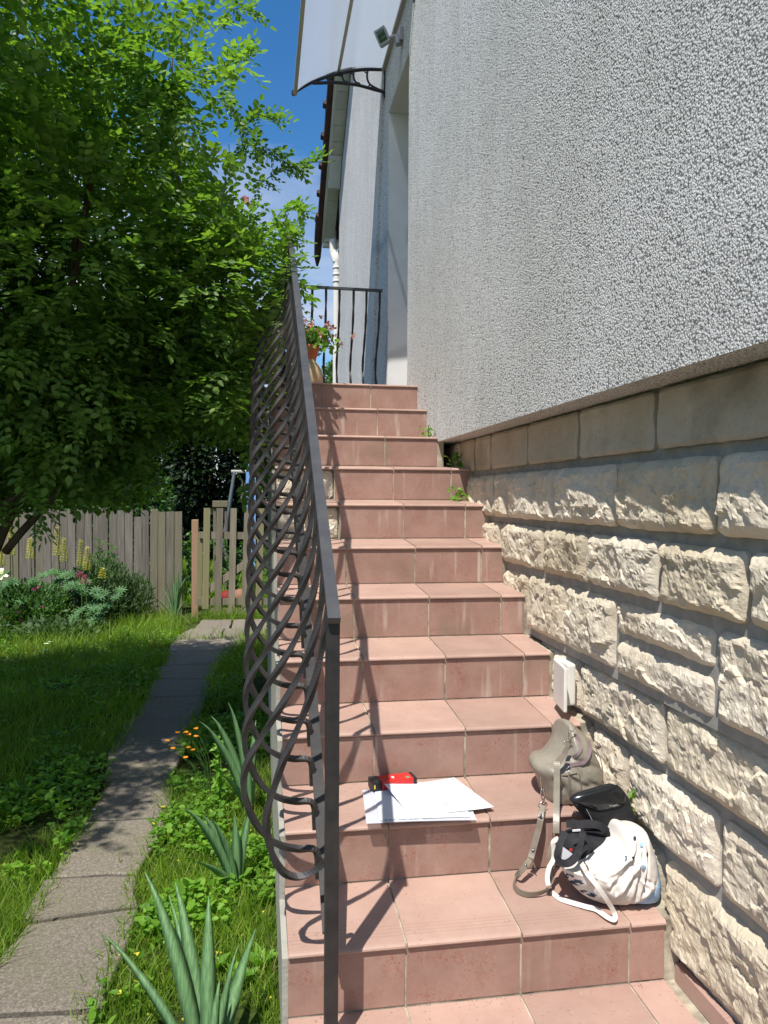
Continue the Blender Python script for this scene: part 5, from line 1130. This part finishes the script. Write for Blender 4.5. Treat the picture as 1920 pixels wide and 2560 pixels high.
def text_on(B, txt, f, u, v, u2, v2, hgt, mt, par, name, lift=.0008, shear=.0, bold=.0, yy=.45, rot=0):
    cu = bpy.data.curves.new('t', 'FONT'); cu.body = txt; cu.size = 1; cu.shear = shear; cu.offset = bold
    o = bpy.data.objects.new('t', cu); COL.objects.link(o); bpy.context.view_layer.update(); me = bpy.data.meshes.new_from_object(o.evaluated_get(bpy.context.evaluated_depsgraph_get())); bpy.data.objects.remove(o)
    co = np.zeros(len(me.vertices)*3); me.vertices.foreach_get('co', co); co = co.reshape(-1, 3); mnx, mxx = co[:, 0].min(), co[:, 0].max()
    p0 = at(*f(u, v), Y=yy); p1 = at(*f(u2, v2), Y=yy); ex = Vector((p1.x-p0.x, 0, p1.z-p0.z)); w = ex.length; ex.normalize(); ez = Vector((-ex.z, 0, ex.x))
    for i in range(len(co)):
        a = (co[i, 0]-mnx)/(mxx-mnx)*w; b = co[i, 1]*hgt; p = p0+ex*a+ez*b; y = B(p.x, p.z); co[i] = (p.x, y-lift, p.z)
    me.vertices.foreach_set('co', co.ravel()); return link(name, me, M[mt], par)
M['silver_ink'] = simple('silver_print', (.45, .46, .45), None, rough=.5)
ffr = lambda x, z: fl.yc-fl.df*1.0
text_on(lambda x, z: YC-.040-.0125, 'Vsgo.', zc3, 760, 475, 950, 440, .0075, 'silver_ink', CS, 'lettering')
g = G(); g.tube(spline([(at(*zc3(*q), Y=YC-.0435)) for q in ((380, 600), (450, 730), (520, 870))], 5), .0007, 4); g.build('stitching', M['silver_ink'], CS)
strap('carry_strap', [at(*zc3(*q), Y=y) for q, y in zip(((60, 860), (250, 900), (480, 890), (650, 930), (760, 1000), (820, 1080), (800, 1150)), (.44, .435, .43, .425, .42, .42, .43))], .018, .002, 'black', CS)
g = G(); g.torus(at(*zc3(160, 690), Y=.45), .006, .0014, ax=(.5, 1, 0)); g.build('ring', M['blackpl'], CS)
# -- white tote bag
TB = thing('tote_bag', (1.2, .42, Z(1)), 'white cotton drawstring tote bag with blue dots sitting in the corner of the first step', 'tote bag')
YTt = .375
ot = pix2xz([(425, 1090), (470, 1180), (540, 1285), (640, 1390), (780, 1450), (900, 1478), (1020, 1476), (1130, 1452), (1260, 1462), (1380, 1445), (1432, 1390), (1445, 1260), (1425, 1120), (1385, 950), (1330, 800), (1290, 722), (1210, 700), (1150, 700), (1090, 680), (1040, 700), (990, 800), (900, 860), (800, 915), (720, 975), (620, 1045), (520, 1085)], ZT_, YTt)
FOLDS = [((1190, 780), (860, 1180), 34, .012), ((1230, 820), (930, 1330), 28, .011), ((1150, 900), (1060, 1440), 30, .010), ((1060, 940), (850, 1120), 26, .009), ((1260, 800), (1130, 1420), 24, .010), ((760, 1050), (900, 1380), 40, .010), ((700, 1080), (620, 1330), 40, .009), ((1300, 1230), (1100, 1440), 34, .010), ((1160, 1160), (1330, 1260), 20, .006)]
FW = []
for a, b, w, h in FOLDS:
    pa, pb = at(*ZT_(*a), Y=.35), at(*ZT_(*b), Y=.35); FW.append((Vector((pa.x, pa.z)), Vector((pb.x, pb.z)), w/4.1475/F*1.95, h))
def tfold(x, z, r):
    p = Vector((x, z)); s = 0
    for a, b, w, h in FW:
        ab = b-a; t = max(0, min(1, (p-a).dot(ab)/ab.length_squared)); side = (ab.x*(p.y-a.y)-ab.y*(p.x-a.x))/ab.length; d = (p-a-ab*t).length/w
        s += h*(math.exp(-d*d)-.75*math.exp(-((side/w-1.5)**2))*math.exp(-max(0, d-2)**2))*(.6+.4*math.sin(math.pi*t))
    k = max(0, 1-r**3)**.5
    return k*(s+.006*noise.noise(Vector((x*18, z*18, 2)))+.0022*noise.noise(Vector((x*70+z*30, z*60, 2))))
tb_ = Pillow(ot, YTt+.01, .085, .14, zmin=Z(1)+.006, fold=tfold, n=150, m=54, ymax=Y(2)-.006)
tm = tb_.mesh()
# printed blue band on the lower right end of the bag
bl = [at(*ZT_(*q), Y=.36) for q in ((1120, 1450), (1345, 1235), (1372, 1230), (1362, 900))]
def isblue(c):
    p = (c[0], c[2]); ins = True
    pts = [(q.x, q.z) for q in bl]
    f = lambda a, b: (b[0]-a[0])*(p[1]-a[1])-(b[1]-a[1])*(p[0]-a[0])
    return f(pts[0], pts[1]) < 0 or f(pts[2], pts[3]) < 0
mi = []
for fc in tm.f: c = np.mean([tm.v[i] for i in fc], axis=0); mi.append(1 if isblue(c) and c[1] < YTt+.1 else 0)
tm.m = mi; tm.build('body', [M['cotton'], M['cotton_blue']], TB, True)
def tot(L, lift=.003): return onfront(tb_, ZT_, YTt-.08, L, lift)
# dark opening with what sticks out of it
DB = thing('camera_strap', (1.08, .42, Z(1)+.05), 'tangle of wide black webbing straps in the mouth of the white tote bag', 'camera strap')
inn = pix2xz([(430, 1080), (400, 1000), (400, 900), (450, 780), (560, 730), (700, 740), (860, 740), (1000, 790), (990, 840), (900, 900), (780, 960), (640, 1050), (540, 1085)], ZT_, .43)
boxy(Pillow(inn, .42, .045, .06, n=70, m=12), 3).build('padded_pouch', M['black'], DB, True)
strap('webbing', [at(*ZT_(*q), Y=y) for q, y in zip(((470, 745), (430, 830), (398, 920), (385, 1000), (420, 1060), (500, 1065), (570, 1020), (612, 940), (630, 860), (650, 760), (670, 735)), (.37, .36, .35, .345, .34, .335, .335, .34, .345, .355, .37))], .0175, .002, 'black', DB)
strap('webbing', [at(*ZT_(*q), Y=y) for q, y in zip(((380, 1040), (440, 1085), (520, 1080), (590, 1020), (640, 940), (760, 870)), (.335, .33, .33, .33, .335, .36))], .012, .002, 'black', DB)
strap('webbing', [at(*ZT_(*q), Y=y) for q, y in zip(((480, 660), (600, 668), (720, 665), (820, 680), (890, 740), (900, 800)), (.42, .41, .40, .39, .39, .40))], .020, .002, 'black', DB)
g = G(); a = at(*ZT_(543, 722), Y=.362); b = at(*ZT_(625, 735), Y=.362); g.box(a.x, b.x, .360, .363, b.z, a.z); g.build('white_tag', M['paper'], DB)
g = G(); pts = [at(*ZT_(*q), Y=.352) for q in ((445, 900), (545, 975), (510, 1010), (450, 1045), (425, 1020))]; g.add([tuple(p) for p in pts]+[(p.x, p.y+.003, p.z) for p in pts], [(4, 3, 2, 1, 0), (5, 6, 7, 8, 9)]+[(i, (i+1) % 5, (i+1) % 5+5, i+5) for i in range(5)])
tag(g.build('folded_paper', M['paper']), 'corner of folded white paper inside the loop of the black strap', 'paper')
g = G(); a = at(*ZT_(530, 940), Y=.354); g.box(a.x-.003, a.x+.004, .355, .36, a.z-.002, a.z+.003, bev=.0005); g.build('red_label', M['red'], DB)
# handles
def handle(P, w=.0125, ny=None): strap('handle', P, w, .0025, 'cotton', TB, 6)
t1 = lambda u, v, dz=.014: (lambda p: p)(at(*ZT_(u, v), Z=Z(1)+dz))
handle(tot([(620, 1040), (660, 1110), (700, 1180)], .006)+[at(*ZT_(790, 1290), Y=.285), at(*ZT_(880, 1420), Y=.282), at(*ZT_(950, 1530), Y=.290), t1(985, 1610), t1(975, 1655), t1(900, 1625), t1(790, 1550), t1(680, 1520), t1(540, 1480), t1(420, 1440), t1(340, 1380), t1(312, 1340, .008)]+[at(*ZT_(300, 1310), Y=.40), at(*ZT_(283, 1230), Y=.41), at(*ZT_(300, 1120), Y=.42), at(*ZT_(345, 1030), Y=.43), at(*ZT_(350, 930), Y=.43), at(*ZT_(345, 850), Y=.43), at(*ZT_(400, 810), Y=.43)])
handle(tot([(690, 1050), (730, 1110), (745, 1180), (790, 1200)], .005), .010)
# print on the cloth
bf = lambda x, z: tb_.front(x, z)
def disc(u, v, ru, rv, mt, name='dot'):
    c = tot([(u, v)], .0045)[0]; n = 16; g = G(); vs = [c]
    for i in range(n): a = 6.283*i/n; vs.append(tot([(u+ru*math.cos(a), v+rv*math.sin(a))], .0035)[0])
    g.add(vs, [(0, i+1, (i+1) % n+1) for i in range(n)]); g.build(name, M[mt], TB)
for q in ((1258, 875, 22, 24, 'dotblue'), (1283, 1113, 25, 25, 'dotblue'), (1098, 1003, 14, 11, 'dotblue'), (1320, 978, 10, 25, 'navy'), (1173, 1018, 16, 18, 'navy'), (1190, 808, 16, 20, 'navy')): disc(*q)
text_on(lambda x, z: bf(x, z), 'c', ZT_, 510, 1268, 550, 1282, .034, 'navy', TB, 'lettering', .003, .15, .02, .335)
text_on(lambda x, z: bf(x, z), 't', ZT_, 555, 1325, 618, 1345, .046, 'navy', TB, 'lettering', .003, .15, .03, .335)
text_on(lambda x, z: bf(x, z), 't', ZT_, 655, 1412, 700, 1420, .022, 'navy', TB, 'lettering', .003, .2, .02, .33)
text_on(lambda x, z: bf(x, z), 's', ZT_, 708, 1420, 775, 1428, .026, 'navy', TB, 'lettering', .003, .2, .02, .33)

# ================================================================== FLOWER POT ON THE LANDING
FP = thing('flower_pot', (.53, 3.78, Z(11)), 'tan round bellied ceramic pot with pink geraniums behind the railing', 'flower pot')
cx, cy, zb = .515, 3.78, Z(11)
g = G(); g.lathe([(.001, 0), (.085, 0), (.115, .06), (.128, .13), (.120, .19), (.095, .235), (.078, .25), (.078, .262), (.07, .262), (.07, .22)], (cx, cy, zb+.001), 32); g.build('outer_pot', M['ceramic'], FP, True)
g = G(); g.lathe([(.05, .18), (.066, .26), (.085, .335), (.092, .335), (.092, .362), (.082, .362), (.078, .34), (.001, .34)], (cx+.01, cy, zb), 28); g.build('terracotta_pot', M['terra'], FP, True)
n = 260; P = np.array([cx+.02, cy, zb+.42])+rng.normal(size=(n, 3))*np.array([.10, .07, .045]); bulk('foliage', [foliage(P, rdir(n), rdir(n)+np.array([0, -.3, .6]), .05, .036)], M['weed'], FP)
P = np.array([cx+.03, cy-.03, zb+.475])+rng.normal(size=(34, 3))*np.array([.095, .06, .030]); OUTL = [[cx+.12, cy-.02, zb+.43], [cx+.24, cy, zb+.42], [cx+.25, cy, zb+.38], [cx+.15, cy-.03, zb+.40], [cx+.115, cy, zb+.565], [cx-.17, cy, zb+.45], [cx-.19, cy, zb+.5], [cx-.14, cy, zb+.42]]
P = np.repeat(P, 12, 0)+rdir(12*len(P))*.013; bulk('flowers', [foliage(P, rdir(len(P))+np.array([0, -.3, .2]), rdir(len(P)), .017, .015, 'round')], M['pinkf'], FP)
for q in OUTL: P = np.tile(q, (12, 1))+rdir(12)*.013; bulk('flower_head', [foliage(P, rdir(12)+np.array([0, -.3, .2]), rdir(12), .017, .015, 'round')], M['pinkf'], FP)
g = G()
for i in range(9): g.tube(spline([(cx+.01, cy, zb+.34), (cx+rng.normal()*.05, cy-.02, zb+.40), (cx+rng.normal()*.1, cy-.02, zb+.46)], 5), .003, 5)
g.tube(spline([(cx+.04, cy, zb+.38), (cx+.16, cy, zb+.46), (cx+.24, cy, zb+.42)], 5), .002, 5); g.tube(spline([(cx, cy, zb+.4), (cx+.06, cy, zb+.62), (cx+.03, cy, zb+.70)], 5), .0015, 5); g.build('stem', M['stem'], FP)

# ================================================================== SMALL LITTER
def scrap(u, v, zf, mt, nm, lb, cat, s=.008, yl=None):
    p = at(u, v, Z=zf); g = G(); q = [(p.x+s*math.cos(a)*(1 if i % 2 else .6), p.y+s*.8*math.sin(a)*(1 if i % 3 else .5), p.z+.001+.003*(i % 2)) for i, a in enumerate(np.linspace(0, 5.6, 8))]
    g.add(q+[(x, y, z+.0012) for x, y, z in q], [tuple(range(7, -1, -1)), tuple(range(8, 16))]+[(i, (i+1) % 8, (i+1) % 8+8, i+8) for i in range(8)]); tag(g.build(nm, mt), lb, cat)
M['deadleaf'] = simple('dead_leaf', (.12, .035, .02), (.18, .07, .035), 60); M['yleaf'] = simple('yellow_leaf', (.55, .45, .05), None)
scrap(1229, 2252, Z(1)+.006, M['deadleaf'], 'dead_leaf', 'small dark dead leaf on the first tread left of the strap', 'leaf', .006)
scrap(1478, 2480, .012, M['deadleaf'], 'dead_leaf', 'small dead leaf on the lowest tread', 'leaf', .006)
scrap(1600, 2468, .014, M['deadleaf'], 'dead_leaf', 'reddish leaf scrap near the right end of the lowest tread', 'leaf', .007)
for u, v, lb in ((385, 2060, 'yellow fallen leaf at the right edge of the path by the weeds'), (408, 2018, 'yellow fallen leaf just above another beside the path'), (295, 2484, 'large yellow leaf at the path edge near the bottom of the photo'), (342, 2388, 'pale dry leaf at the right edge of the nearest slab')): scrap(u, v, GZ+.03, M['yleaf'], 'fallen_leaf', lb, 'leaf', .014)
scrap(235, 2025, GZ+.03, M['white'], 'paper_scrap', 'tiny white scrap at the left edge of the path', 'litter', .010)

# crumbs of grit and lime lying at the back of the treads and along the wall
gp, n = [], 520
k = rng.integers(0, 7, n); xx = rng.uniform(.40, 1.27, n); back = rng.random(n)**3; yy_ = g_*(k+1)-.004-back*.10; zz_ = r_*k+np.where(k > 0, (yy_-g_*k+.009)*s_/g_, (yy_+.34)*s_/(g_+.34))+.0012
P = np.stack([xx, yy_, zz_], 1); l = rng.uniform(.0015, .0045, n); tag(bulk('grit', [foliage(P, rdir(n)*np.array([1, 1, .2]), rdir(n)+np.array([0, 0, .6]), l, l*.9, 'round')], simple('grit', (.45, .40, .32), (.16, .12, .09), 120, .9)), 'crumbs of grit and lime at the back of the treads', 'grit', kind='stuff')
